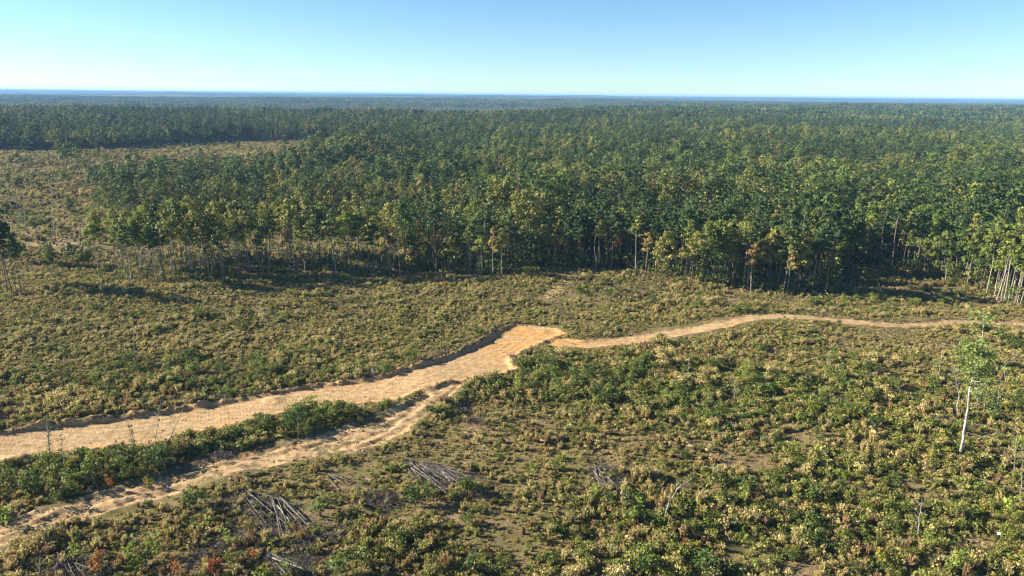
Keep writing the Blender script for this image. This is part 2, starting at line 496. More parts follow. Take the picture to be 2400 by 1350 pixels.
def blob_cards(g, r, blobs, per, size, m=0, rough=0.8, fill=0.35):
    for (cx, cy_, cz, rx, ry, rz) in blobs:
        n = max(3, int(per * (rx * ry * rz) ** (2 / 3)))
        d = r.normal(size=(n, 3)); d /= np.linalg.norm(d, axis=1)[:, None]
        d[:, 2] = np.where(d[:, 2] < -0.35, -d[:, 2] * 0.6, d[:, 2])
        rad = 1 - fill * r.random(n) ** 1.5
        c = np.array([cx, cy_, cz]) + d * rad[:, None] * np.array([rx, ry, rz])
        nm = d / np.array([rx, ry, rz]) * rx + r.normal(size=(n, 3)) * rough
        v, f = cards(c, nm, np.full(n, size), r)
        base = 0.5 + 0.28 * r.normal()
        g.add(v, f, m, np.clip(base + 0.25 * r.normal(size=n), 0, 1))

def wobble(r, h, n, amp, lean=(0, 0), rtop=0.1, rbase=0.3):
    z = np.linspace(0, h, n)
    off = np.cumsum(r.normal(size=(n, 2)) * amp, axis=0); off -= off[0]
    p = np.stack([off[:, 0] + lean[0] * z / h, off[:, 1] + lean[1] * z / h, z], 1)
    p[0, 2] = -0.4
    rad = rbase + (rtop - rbase) * (z / h) ** 0.8
    return p, rad

def limbs(g, r, path, rad, k, z0, spread, up, rbr=0.35, sides=4, m=0):
    tips = []
    h = path[-1, 2]
    for i in range(k):
        t = z0 + (0.93 - z0) * (i + r.random()) / k
        idx = t * (len(path) - 1); j = min(int(idx), len(path) - 2); w = idx - j
        p0 = path[j] * (1 - w) + path[j + 1] * w
        r0 = (rad[j] * (1 - w) + rad[j + 1] * w) * rbr * 1.6
        ang = r.random() * 6.283
        L = spread * (0.7 + 0.5 * r.random()) * (1.1 - 0.6 * max(0, (t - z0)) / (1 - z0))
        d = np.array([math.cos(ang), math.sin(ang), 0.0])
        p1 = p0 + d * L * 0.5 + np.array([0, 0, up * L * 0.35])
        p2 = p0 + d * L + np.array([0, 0, up * L])
        v, f = tube([p0, p1, p2], [r0, r0 * 0.6, r0 * 0.25], sides)
        g.add(v, f, m)
        tips.append(p2)
    return np.array(tips)

# ---- trees: each returns (trunk Geo, crown Geo)
def broadleaf(r, h=20, cr=3.8, det=1.0, base=0.38, leaf=0.75, rb=0.20):
    tr, crn = Geo(), Geo()
    p, rad = wobble(r, h * 0.92, 8 if det > .6 else 5, 0.12 * det, (r.normal() * 0.35, r.normal() * 0.35), 0.05, rb)
    tr.add(*tube(p, rad, 6 if det > .6 else 4))
    k = int(6 + 9 * det)
    tips = limbs(tr, r, p, rad, k, base, cr * 0.85, 0.55, sides=4 if det > .6 else 3)
    blobs = []
    for q in tips:
        rel = (q[2] / h - base) / (1 - base)
        s = cr * (0.42 + 0.14 * r.normal()) * (1 - 0.35 * max(rel - 0.5, 0))
        s = max(s, cr * 0.25)
        blobs.append((q[0], q[1], q[2], s, s, s * 0.72))
    blobs.append((p[-1, 0], p[-1, 1], h * 0.94, cr * 0.42, cr * 0.42, cr * 0.45))
    for q in range(int(4 * det) + 2):
        a = r.random() * 6.283; zz = h * (base + 0.15 + 0.7 * (1 - base) * r.random()); rr = cr * 0.35 * r.random()
        blobs.append((math.cos(a) * rr, math.sin(a) * rr, zz, cr * 0.45, cr * 0.45, cr * 0.42))
    blob_cards(crn, r, blobs, (15 if det > .6 else 12.0) * (0.75 / leaf) ** 2 * 0.9, leaf, fill=0.4, rough=0.42)
    return tr, crn

def pine(r, h=24, cr=3.3, det=1.0, base=0.55, leaf=0.8, rb=0.22):
    tr, crn = Geo(), Geo()
    p, rad = wobble(r, h * 0.97, 7 if det > .6 else 4, 0.12 * det, (r.normal() * 0.6, r.normal() * 0.6), 0.05, rb)
    tr.add(*tube(p, rad, 6 if det > .6 else 4))
    k = int(8 + 14 * det)
    tips = limbs(tr, r, p, rad, k, base, cr, 0.18, rbr=0.22, sides=3)
    blobs = []
    for q in tips:
        s = cr * (0.34 + 0.08 * r.normal()); s = max(s, 0.6)
        blobs.append((q[0] * 0.85, q[1] * 0.85, q[2] + 0.2, s, s, s * 0.42))
        blobs.append((q[0] * 0.45, q[1] * 0.45, q[2] + 0.1, s * 0.8, s * 0.8, s * 0.4))
    blobs.append((p[-1, 0], p[-1, 1], h * 0.97, cr * 0.26, cr * 0.26, cr * 0.4))
    blob_cards(crn, r, blobs, (21 if det > .6 else 13) * (0.8 / leaf) ** 2 * 0.9, leaf, rough=0.6, fill=0.5)
    return tr, crn

def slender(r, h=21, cr=2.2, det=1.0, base=0.6, leaf=0.6, rb=0.17):
    return broadleaf(r, h, cr, det, base, leaf, rb)

def conic(r, h=18, cr=2.2, det=1.0, leaf=0.7, rb=0.18, base=0.35):
    tr, crn = Geo(), Geo()
    p, rad = wobble(r, h, 5, 0.12, (0, 0), 0.04, rb)
    tr.add(*tube(p, rad, 5 if det > .6 else 4))
    blobs = []
    k = int(8 + 10 * det)
    for i in range(k):
        t = (i + r.random()) / k
        z = h * (base + (1 - base) * t); w = cr * (1 - t) ** 0.7 * 0.8
        a = r.random() * 6.283
        q = np.array([math.cos(a) * w * 0.6, math.sin(a) * w * 0.6, z])
        s = max(0.5, cr * (0.5 - 0.3 * t))
        tr.add(*tube([[0, 0, z - 1.5], q], [rad[-2] * 0.5, 0.02], 3))
        blobs.append((q[0], q[1], q[2], s, s, s * 1.3))
    blob_cards(crn, r, blobs, (15 if det > .6 else 8) * (0.7 / leaf) ** 2 * 0.9, leaf, fill=0.5, rough=.6)
    return tr, crn

def bare(r, h=12, rb=0.14, k=7, spread=1.6, lean=(0, 0), bend=0.0, top=0.03, z0=0.35):
    tr = Geo()
    n = 9
    p, rad = wobble(r, h, n, 0.05, lean, top, rb)
    if bend:
        t = np.linspace(0, 1, n)
        p[:, 0] += bend * t ** 2 * h; p[:, 2] = np.where(t > 0, h * np.sin(t * 1.45) / math.sin(1.45), p[:, 2])
    tr.add(*tube(p, rad, 6))
    br = Geo()
    if k: 
        tips = limbs(br, r, p, rad, k, z0, spread, 0.6, rbr=0.35, sides=4)
    return tr, br

def sapling(r, h=3.5, w=1.0, leaf=0.26, dens=1.0, stem_r=0.04):
    tr, crn = Geo(), Geo()
    nst = 1 + int(r.random() * 3)
    blobs = []
    for s in range(nst):
        a = r.random() * 6.283
        p, rad = wobble(r, h * (0.75 + 0.25 * r.random()), 5, 0.05, (math.cos(a) * 0.5 * w, math.sin(a) * 0.5 * w), 0.012, stem_r)
        tr.add(*tube(p, rad, 4))
        tips = limbs(tr, r, p, rad, 6, 0.12, w * 0.75, 0.5, sides=3)
        for q in tips:
            t = q[2] / h
            sz = w * (0.42 - 0.2 * t + 0.08 * r.normal()); sz = max(sz, 0.18 * w)
            blobs.append((q[0] * 0.8, q[1] * 0.8, q[2], sz, sz, sz * 1.05))
        blobs.append((p[-1, 0], p[-1, 1], p[-1, 2], w * 0.2, w * 0.2, w * 0.32))
        for t in (0.35, 0.55, 0.75):
            blobs.append((p[2, 0] * t, p[2, 1] * t, h * t * 0.85, w * 0.4, w * 0.4, w * 0.42))
    blob_cards(crn, r, blobs, 42 * dens / nst ** 0.6 * (0.26 / leaf) ** 2, leaf, fill=0.7, rough=0.9)
    return tr, crn

# ---- weeds: single Geo
def tuft(r, h=1.3, w=0.5, n=46, m=0, head=None, lean=0.25):
    n = int(n * 1.6); lean *= .7
    g = Geo()
    a = r.random(n) * 6.283; rr = w * 0.35 * np.sqrt(r.random(n))
    b = np.stack([np.cos(a) * rr, np.sin(a) * rr, np.full(n, -0.1)], 1)
    hh = h * (0.5 + 0.5 * r.random(n))
    ld = np.stack([np.cos(a), np.sin(a), np.zeros(n)], 1) * (lean * hh * r.random(n))[:, None] + r.normal(size=(n, 3)) * [0.08, 0.08, 0]
    t = b + ld; t[:, 2] = hh
    sd = r.normal(size=(n, 3)); sd[:, 2] = 0; sd /= np.linalg.norm(sd, axis=1)[:, None]
    wd = (0.018 + 0.032 * r.random(n))[:, None]
    mid = (b * 0.45 + t * 0.55) + ld * -0.12
    # lower blade + feathery upper blade
    v = np.stack([b - sd * wd * 0.5, b + sd * wd * 0.5, mid + sd * wd * 1.6, mid - sd * wd * 1.6], 1).reshape(-1, 3)
    g.add(v, np.arange(n * 4).reshape(n, 4), m, np.clip(r.random(n) * 0.6, 0, 1))
    v = np.stack([mid - sd * wd * 1.6, mid + sd * wd * 1.6, t + sd * wd * 0.3, t - sd * wd * 0.3], 1).reshape(-1, 3)
    g.add(v, np.arange(n * 4).reshape(n, 4), m, np.clip(0.3 + r.random(n) * 0.7, 0, 1))
    if head is not None:
        k = int(n * 0.8)
        c = t[r.integers(0, n, k)] + r.normal(size=(k, 3)) * 0.07
        v, f = cards(c, r.normal(size=(k, 3)) + [0, 0, 0.6], np.full(k, 0.16), r)
        g.add(v, f, head, r.random(k))
    return g

def bush(r, h=1.2, w=0.8, n=150, leaf=0.15, m=0, tall=1.0):
    g = Geo()
    k = 7
    blobs = []
    for i in range(k):
        a = r.random() * 6.283; rr = w * 0.5 * r.random() ** 0.5
        s = w * (0.28 + 0.14 * r.random())
        blobs.append((math.cos(a) * rr, math.sin(a) * rr, h * (0.2 + 0.6 * r.random()), s, s, s * 0.9 * tall))
    per = n / sum((b[3] * b[4] * b[5]) ** (2 / 3) for b in blobs)
    blob_cards(g, r, blobs, per, leaf, m, rough=0.9, fill=0.7)
    v, f = [], []
    for i in range(6):
        a = r.random() * 6.283
        g.add(*tube([[0, 0, -0.1], [math.cos(a) * w * 0.4, math.sin(a) * w * 0.4, h * 0.9]], [0.02, 0.008], 3), m, np.zeros(3))
    return g

# ------------------------------------------------------------------ objects, tagging
COL = scene.collection
def link(o): COL.objects.link(o); return o
def tag(o, label, cat, group=None, kind=None):
    if kind: o['kind'] = kind
    if label: o['label'] = label
    if cat: o['category'] = cat
    if group: o['group'] = group
    return o
def obj(name, me, parent=None, loc=None):
    o = link(bpy.data.objects.new(name, me))
    if parent: o.parent = parent
    if loc is not None: o.location = loc
    return o
def root(name, loc, label, cat, group=None, rz=0.0, s=1.0, rx=0.0, ry=0.0):
    o = link(bpy.data.objects.new(name, None))
    o.empty_display_size = 0.5
    o.location = loc; o.rotation_euler = (rx, ry, rz)
    o.scale = (s, s, s) if np.isscalar(s) else s
    return tag(o, label, cat, group)

# ------------------------------------------------------------------ instancing for what nobody could count
def scatter(name, pts, rot, scl, idx, protos, label, cat):
    """one object; protos is a list of meshes"""
    pc = bpy.data.collections.new(name + ' kinds')
    for i, me in enumerate(protos):
        po = bpy.data.objects.new('kind_%03d' % i, me)
        pc.objects.link(po)
    # Collection Info orders its children by name
    order = sorted(range(len(protos)), key=lambda i: pc.objects[i].name)
    names = sorted([o.name for o in pc.objects])
    lut = {}
    objs = list(pc.objects)
    for i, o in enumerate(objs): lut[int(o.data.get('pi', i))] = names.index(o.name)
    me = bpy.data.meshes.new(name)
    n = len(pts)
    me.vertices.add(n); me.vertices.foreach_set('co', np.ascontiguousarray(pts, np.float32).ravel())
    a = me.attributes.new('rot', 'FLOAT_VECTOR', 'POINT'); a.data.foreach_set('vector', np.ascontiguousarray(rot, np.float32).ravel())
    a = me.attributes.new('scl', 'FLOAT_VECTOR', 'POINT'); a.data.foreach_set('vector', np.ascontiguousarray(scl, np.float32).ravel())
    ii = np.array([names.index(objs[k].name) for k in range(len(objs))])[idx]
    a = me.attributes.new('pick', 'INT', 'POINT'); a.data.foreach_set('value', np.ascontiguousarray(ii, np.int32))
    o = obj(name, me)
    ng = bpy.data.node_groups.new(name + ' scatter', 'GeometryNodeTree')
    ng.interface.new_socket('Geometry', in_out='INPUT', socket_type='NodeSocketGeometry')
    ng.interface.new_socket('Geometry', in_out='OUTPUT', socket_type='NodeSocketGeometry')
    gi = ng.nodes.new('NodeGroupInput'); go = ng.nodes.new('NodeGroupOutput')
    ip = ng.nodes.new('GeometryNodeInstanceOnPoints')
    ci = ng.nodes.new('GeometryNodeCollectionInfo')
    ci.inputs['Collection'].default_value = pc
    ci.inputs['Separate Children'].default_value = True
    ci.inputs['Reset Children'].default_value = True
    def na(nm, ty):
        q = ng.nodes.new('GeometryNodeInputNamedAttribute'); q.data_type = ty; q.inputs['Name'].default_value = nm
        return [s for s in q.outputs if s.enabled and s.name == 'Attribute'][0]
    L = ng.links.new
    L(gi.outputs[0], ip.inputs['Points']); L(ci.outputs[0], ip.inputs['Instance'])
    ip.inputs['Pick Instance'].default_value = True
    L(na('pick', 'INT'), ip.inputs['Instance Index'])
    L(na('rot', 'FLOAT_VECTOR'), ip.inputs['Rotation'])
    L(na('scl', 'FLOAT_VECTOR'), ip.inputs['Scale'])
    L(ip.outputs[0], go.inputs[0])
    md = o.modifiers.new('scatter', 'NODES'); md.node_group = ng
    tag(o, label, cat, kind='stuff')
    return o

# ------------------------------------------------------------------ where the forest stands
CLEAR_PX = [(-500, 1500), (-500, 352), (0, 352), (150, 356), (300, 352), (330, 349), (420, 342), (500, 336), (650, 333), (800, 332), (830, 345),
            (800, 378), (700, 402), (600, 418), (450, 430), (330, 440), (240, 455), (215, 478), (240, 496), (330, 512), (450, 528), (600, 542), (760, 553), (900, 576), (950, 600),
            (980, 632), (1100, 648), (1180, 646), (1260, 634), (1450, 634), (1510, 642), (1620, 664), (1700, 674), (1835, 690), (1945, 694), (1966, 655),
            (1992, 618), (2085, 634), (2200, 656), (2262, 670), (2330, 698), (2400, 728), (2600, 790), (2900, 900), (2900, 1500)]
wClear = poly_at(CLEAR_PX)
STAND_PX = [(236, 668), (232, 640), (340, 606), (600, 592), (900, 600), (985, 632), (980, 648), (860, 655), (640, 662), (430, 668)]
wStand = poly_at(STAND_PX)
EDGE = wClear[12:43]

def is_clear(x, y):
    return inside(wClear, x, y) | (np.asarray(y) < 60)

# ------------------------------------------------------------------ ground sheet
def build_ground():
    ts = np.arange(-1.35, 1.3501, 0.0034)
    ys = list(np.arange(-400, 40, 20.0)) + list(np.arange(40, 76, 2.0))
    y = 76.0
    while y < 21000:
        ys.append(y)
        y += 0.38 if y < 150 else 0.38 * (y / 150) ** 1.9
    ys = np.array(ys)
    wy = np.where(ys > 60, ys, 60 + (60 - ys) * 0.8)
    X = ts[None, :] * wy[:, None]
    Y = np.repeat(ys[:, None], len(ts), 1)
    nx = len(ts); ny = len(ys)
    x = X.ravel(); y = Y.ravel()
    F = road_fields(x, y)
    z = base_height(x, y) + local_relief(x, y, F)
    rd, lw, tr, old = F['road'], F['low'], F['track'], F['old']
    n = fbm(x, y, 6, 3, 61)
    dirt = np.maximum(smooth(2.2, -0.8, rd + 1.6 * n), smooth(1.0, -2.2, lw + 2.4 * n) * (0.68 + .55 * fbm(0.8 * x + .5 * y, 2.4 * (y - .5 * x), 5.0, 3, 62)))
    dirt = np.where((F['top'] < 3.5) & (rd > .3), dirt * .72, dirt)
    px = x / y
    fade = 1 - 0.38 * smooth(0.50, 0.62, px)
    dirt = np.maximum(dirt, smooth(3.8 - 1.2 * smooth(.52, .62, px), 1.6, tr + 1.4 * n) * fade)
    dirt = np.maximum(dirt, 0.52 * smooth(4.5, 1.0, old + 2.5 * n))
    # thin soil showing through where the brush is low
    bx, by = at(1150, 1030)
    dirt = np.maximum(dirt, 0.44 * np.exp(-((x - bx) / 22) ** 2 - ((y - by) / 11) ** 2) + 0.1 * n)
    for mx, my, r, h in wMounds:
        dirt = np.maximum(dirt, smooth(r * 1.5, r * 0.7, np.hypot(x - mx, y - my)))
    ox, oy = at(1260, 790)
    orange = np.clip(np.exp(-((x - ox) / 18) ** 2 - ((y - oy) / 16) ** 2) * 1.0, 0, 1)
    orange = np.maximum(orange, smooth(3.0, 0.5, F['bot']) * 0.55)
    orange = np.maximum(orange, smooth(1.8, 0.6, F['top']) * 0.3)
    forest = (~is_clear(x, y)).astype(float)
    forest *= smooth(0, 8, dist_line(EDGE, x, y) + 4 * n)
    idx = np.arange(nx * ny).reshape(ny, nx)
    q = np.stack([idx[:-1, :-1], idx[:-1, 1:], idx[1:, 1:], idx[1:, :-1]], -1).reshape(-1, 4)
    v = np.stack([x, y, z], 1)
    # faces of the three dirt ways become objects of their own
    cx = x[q].mean(1); cyy = y[q].mean(1)
    r4, l4, t4 = rd[q].mean(1), lw[q].mean(1), tr[q].mean(1)
    own = np.zeros(len(q), int)
    own[t4 < 2.2] = 3; own[l4 < 0] = 2; own[r4 < 0] = 1
    cov = np.stack([dirt, orange, forest, np.ones_like(dirt)], 1)
    names = {0: 'ground', 1: 'dirt_road', 2: 'rough_dirt_track', 3: 'footpath_track'}
    labs = {0: 'rough scrubby clearing and forest floor', 1: 'freshly graded tan and orange dirt road', 2: 'rutted lumpy dirt track below the graded road', 3: 'narrow dirt track winding off to the right'}
    for k in range(4):
        f = q[own == k]
        used, inv = np.unique(f, return_inverse=True)
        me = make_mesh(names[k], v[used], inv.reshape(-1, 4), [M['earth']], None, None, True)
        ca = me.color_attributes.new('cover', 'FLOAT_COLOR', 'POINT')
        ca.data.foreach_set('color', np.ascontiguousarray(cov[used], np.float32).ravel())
        la = me.attributes.new('lane', 'FLOAT', 'POINT'); la.data.foreach_set('value', np.ascontiguousarray(np.where(rd < 0, F['top'], 99)[used], np.float32))
        o = obj({0: 'ground', 1: 'dirt_road', 2: 'rough_track', 3: 'narrow_track'}[k], me)
        tag(o, labs[k], {0: 'ground', 1: 'road', 2: 'track', 3: 'path'}[k], kind='structure')
build_ground()

# far forest seen as one mass, beyond the trees one can tell apart
def build_far_forest():
    ts = np.arange(-1.0, 1.001, 0.0022)
    ys = []; y = 3300.0
    while y < 21000:
        ys.append(y); y += 14 * (y / 3300) ** 1.55
    ys = np.array(ys)
    X = ts[None, :] * ys[:, None]; Y = np.repeat(ys[:, None], len(ts), 1)
    x = X.ravel(); y = Y.ravel()
    z = base_height(x, y) + 15 + 5 * vnoise(x, y, 17, 71) + 5 * vnoise(x, y, 45, 72) + 6 * vnoise(x, y, 160, 73)
    z = np.where(y < 3320, z - 18, z)
    nx, ny = len(ts), len(ys)
    idx = np.arange(nx * ny).reshape(ny, nx)
    q = np.stack([idx[:-1, :-1], idx[:-1, 1:], idx[1:, 1:], idx[1:, :-1]], -1).reshape(-1, 4)
    m, nt, b = mat('far canopy')
    tc = N(nt, 'ShaderNodeTexCoord')
    mp = N(nt, 'ShaderNodeMapping'); mp.inputs['Scale'].default_value = (1, 1, 1)
    nt.links.new(tc.outputs['Object'], mp.inputs[0])
    n1 = noise(nt, 0.02, 4, mp.outputs[0], 0.7); n2 = noise(nt, 0.0011, 5, mp.outputs[0], .65)
    a = ramp(nt, [(0.35, (.018, .040, .016)), (0.5, (.036, .062, .022)), (0.68, (.085, .095, .040))], n1).outputs[0]
    c = ramp(nt, [(0.35, (.070, .080, .040)), (0.5, (.130, .120, .075)), (0.7, (.220, .180, .130))], n1).outputs[0]
    nt.links.new(mixc(nt, ramp(nt, [(0.48, (0, 0, 0)), (0.58, (1, 1, 1))], n2).outputs[0], a, c), b.inputs['Base Color'])
    b.inputs['Roughness'].default_value = 1.0; b.inputs['Specular IOR Level'].default_value = 0
    me = make_mesh('far_forest', np.stack([x, y, z], 1), q, [m])
    tag(obj('far_forest', me), 'endless blue green forest running to the horizon', 'forest', kind='stuff')
build_far_forest()

# ------------------------------------------------------------------ tree kinds
def combine(name, tr, crn, mats):
    g = Geo(); g.merge(tr, 0); g.merge(crn, 1)
    return g.mesh(name, mats)

HERO = {}   # kind -> list of (trunk mesh, crown mesh)
def hero(kind, fn, n, bark, leafm, **kw):
    HERO.setdefault(kind, [])
    for i in range(n):
        r = np.random.default_rng(1000 + hash_(kind) + i)
        k = {a: (b(r) if callable(b) else b) for a, b in kw.items()}
        tr, crn = fn(r, **k)
        HERO[kind].append((tr.mesh(kind + ' trunk', [M[bark]], True), crn.mesh(kind + ' crown', [M[leafm]])))
def hash_(s): return sum(ord(c) * (i + 3) for i, c in enumerate(s)) * 7
U = lambda a, b: (lambda r: a + (b - a) * r.random())
hero('broad_green', broadleaf, 6, 'bark_dark', 'leaf_green', h=U(16, 22), cr=U(3.6, 5.0), base=U(.26, .44), leaf=.52)
hero('broad_olive', broadleaf, 5, 'bark_dark', 'leaf_olive', h=U(17, 23), cr=U(3.4, 4.8), base=U(.3, .46), leaf=.52)
hero('pine', pine, 6, 'bark_pine', 'needle', h=U(22, 27), cr=U(2.8, 3.8), base=U(.5, .66), leaf=.62)
hero('slender_olive', slender, 5, 'bark_pale', 'leaf_olive', h=U(19, 22), cr=U(2.0, 2.8), base=U(.6, .75), leaf=.55)
hero('slender_lime', slender, 4, 'bark_pale', 'leaf_lime', h=U(18, 21), cr=U(2.2, 3.2), base=U(.52, .66), leaf=.55)
hero('slender_green', slender, 4, 'bark_dark', 'leaf_green', h=U(19, 23), cr=U(2.0, 2.8), base=U(.58, .72), leaf=.55)
hero('autumn', slender, 4, 'bark_pale', 'leaf_autumn', h=U(14, 19), cr=U(1.6, 2.4), base=U(.45, .55), leaf=.5)
hero('conic_lime', conic, 3, 'bark_dark', 'leaf_lime', h=U(14, 18), cr=U(1.8, 2.5), leaf=.5)
hero('understory', broadleaf, 4, 'bark_dark', 'leaf_olive', h=U(7, 10), cr=U(2.0, 2.8), base=U(.15, .3), leaf=.5, rb=.1)

MID = []
MIDK = []
def mid(kind, fn, n, bark, leafm, **kw):
    for i in range(n):
        r = np.random.default_rng(5000 + hash_(kind) + i)
        k = {a: (b(r) if callable(b) else b) for a, b in kw.items()}
        tr, crn = fn(r, det=0.5, **k)
        MID.append(combine(kind, tr, crn, [M[bark], M[leafm]])); MIDK.append(kind)
mid('green', broadleaf, 7, 'bark_dark', 'leaf_green', h=U(15, 21), cr=U(3.8, 5.6), base=U(.26, .42), leaf=.62)
mid('olive', broadleaf, 5, 'bark_dark', 'leaf_olive', h=U(15, 22), cr=U(3.6, 5.4), base=U(.3, .45), leaf=.62)
mid('pine', pine, 5, 'bark_dark', 'needle', h=U(20, 29), cr=U(3.0, 4.2), base=U(.42, .56), leaf=.62)
mid('lime', conic, 3, 'bark_dark', 'leaf_lime', h=U(16, 21), cr=U(2.2, 3.4), leaf=.66)
mid('autumn', conic, 3, 'bark_dark', 'leaf_autumn', h=U(15, 21), cr=U(2.0, 3.0), leaf=.66)
MIDK = np.array(MIDK)

# clusters of trees for the far ground
CLU = []
CLUK = []
def cluster(kind, n, mixw):
    mats = [M['leaf_green'], M['leaf_olive'], M['needle'], M['leaf_lime'], M['leaf_autumn'], M['bark_dark']]
    for i in range(n):
        r = np.random.default_rng(9000 + hash_(kind) + i)
        g = Geo()
        for k in range(34):
            a = r.random() * 6.283; rr = 21 * math.sqrt(r.random())
            x, y = math.cos(a) * rr, math.sin(a) * rr
            m = r.choice(5, p=mixw); h = 17 + 6 * r.random(); w = (2.6 if m > 1 else 3.4) * (0.9 + 0.4 * r.random())
            blobs = [(x, y, h * 0.8, w * .9, w * .9, h * 0.17), (x + r.normal(), y + r.normal(), h * 0.62, w, w, h * 0.16)]
            blob_cards(g, r, blobs, 3.6, 1.9, int(m), fill=0.4)
            g.add(*tube([[x, y, -3], [x, y, h * .6]], [.3, .2], 3), 5)
        CLU.append(g.mesh('cluster ' + kind, mats)); CLUK.append(kind)
cluster('mixed', 4, [.46, .22, .22, .06, .04])
cluster('pine', 3, [.15, .07, .75, .02, .01])
cluster('grey', 3, [.2, .42, .12, .08, .18])
CLUK = np.array(CLUK)

# ------------------------------------------------------------------ forest placement
def jgrid(x0, x1, y0, y1, s, r, jit=0.42):
    gx = np.arange(x0, x1, s); gy = np.arange(y0, y1, s)
    X, Y = np.meshgrid(gx, gy)
    X = X + (np.arange(len(gy)) % 2)[:, None] * s * 0.5
    x = X.ravel() + (r.random(X.size) - .5) * 2 * jit * s; y = Y.ravel() + (r.random(X.size) - .5) * 2 * jit * s
    return x, y

r = np.random.default_rng(21)
x, y = jgrid(-1250, 1250, 190, 1380, 6.1, r)
k = (np.abs(x) < 0.95 * y + 60) & (y > 190)
x, y = x[k], y[k]
k = ~is_clear(x, y); x, y = x[k], y[k]
n1 = fbm(x, y, 60, 3, 81); n2 = fbm(x, y, 160, 3, 82); u = r.random(len(x))
kind = np.full(len(x), 'green', dtype='<U8')
kind[n1 + 0.5 * (u - .5) > 0.18] = 'olive'
kind[(n2 + 0.7 * (r.random(len(x)) - .5)) > 0.22] = 'pine'
kind[r.random(len(x)) < .17] = 'pine'
u2 = r.random(len(x)); n3 = fbm(x, y, 45, 2, 83)
kind[u2 < 0.07 + 0.16 * (n3 > 0.10)] = 'lime'
kind[(u2 > 0.955 - 0.12 * (n3 < -0.15))] = 'autumn'
pyv = np.array(project(np.stack([x, y, np.full(len(x), 8.0)], 1)))
infr = (pyv[0] > -60) & (pyv[0] < 2460)
# the nearest in-frame trees become single things; group left stand below
order = np.argsort(np.where(infr, y - 0.12 * np.abs(x), 1e9))
near_idx = order[:215]
isnear = np.zeros(len(x), bool); isnear[near_idx] = True
TREES = []     # (x, y, hero kind, scale, variant tag)
for i in near_idx:
    kd = kind[i]
    hk = {'green': 'broad_green', 'olive': 'broad_olive', 'pine': 'pine', 'lime': 'conic_lime', 'autumn': 'autumn'}[kd]
    edge = float(dist_line(EDGE, x[i:i + 1], y[i:i + 1])[0])
    if edge < 12 and r.random() < 0.35: hk = r.choice(['slender_olive', 'slender_green', 'pine'])
    TREES.append((x[i], y[i], str(hk), 0.85 + 0.3 * r.random(), 'forest'))
# the thin stand on the left
sx, sy = jgrid(wStand[:, 0].min(), wStand[:, 0].max(), wStand[:, 1].min(), wStand[:, 1].max(), 5.0, r)
k = inside(wStand, sx, sy); sx, sy = sx[k], sy[k]
keep = np.argsort(r.random(len(sx)) + 0.004 * (sy - sy.min()))[:112]
for i in keep:
    q = project([sx[i], sy[i], 0])
    kd = r.choice(['slender_olive', 'slender_lime', 'slender_green', 'autumn', 'pine'], p=[.38, .40, .08, .06, .08])
    if q[0] < 290: kd = 'slender_lime'
    TREES.append((sx[i], sy[i], str(kd), (0.8 if kd == 'pine' else 1.0) * (1.0 + 0.28 * r.random()), 'stand'))

rest = ~isnear
xs, ys_ = x[rest], y[rest]; kr = kind[rest]
pick = np.zeros(len(xs), int)
for kd in set(MIDK):
    w = np.where(MIDK == kd)[0]; m_ = kr == kd
    pick[m_] = w[r.integers(0, len(w), m_.sum())]
zz = base_height(xs, ys_)
rot = np.stack([r.normal(size=len(xs)) * .03, r.normal(size=len(xs)) * .03, r.random(len(xs)) * 6.283], 1)
s = (0.56 + 0.72 * r.random(len(xs)) ** 1.15) * (1 - .16 * ((xs < -15) & (ys_ < 430))); s *= 1 + 0.4 * fbm(xs, ys_, 60, 2, 84)
scl = np.stack([s * (0.9 + .25 * r.random(len(xs))), s * (0.9 + .25 * r.random(len(xs))), s], 1)
scatter('forest', np.stack([xs, ys_, zz], 1), rot, scl, pick, MID, 'dense mixed green forest beyond the clearing', 'forest')

x, y = jgrid(-4000, 4000, 1340, 5200, 31, r, .45)
k = (np.abs(x) < 0.84 * y + 40); x, y = x[k], y[k]
t = x / y
n2 = fbm(x, y, 500, 3, 91)
kd = np.full(len(x), 'mixed', dtype='<U8')
crest = 1250 + 1300 * smooth(-0.1, 0.5, t)
kd[(n2 > 0.05)] = 'pine'
kd[(y > crest * 1.15) & (y < crest * 1.15 + 1500 + 800 * n2)] = 'grey'
kd[(t > 0.1) & (y > 1500) & (n2 > -0.25)] = 'pine'
pick = np.zeros(len(x), int)
for q in set(CLUK):
    w = np.where(CLUK == q)[0]; m_ = kd == q
    pick[m_] = w[r.integers(0, len(w), m_.sum())]
s = 0.9 + 0.25 * r.random(len(x))
scatter('distant_forest', np.stack([x, y, base_height(x, y)], 1), np.stack([x * 0, x * 0, r.random(len(x)) * 6.283], 1),
        np.stack([s, s, s * (0.9 + .3 * r.random(len(x)))], 1), pick, CLU, 'distant forest canopy of pine and grey hardwood', 'forest')

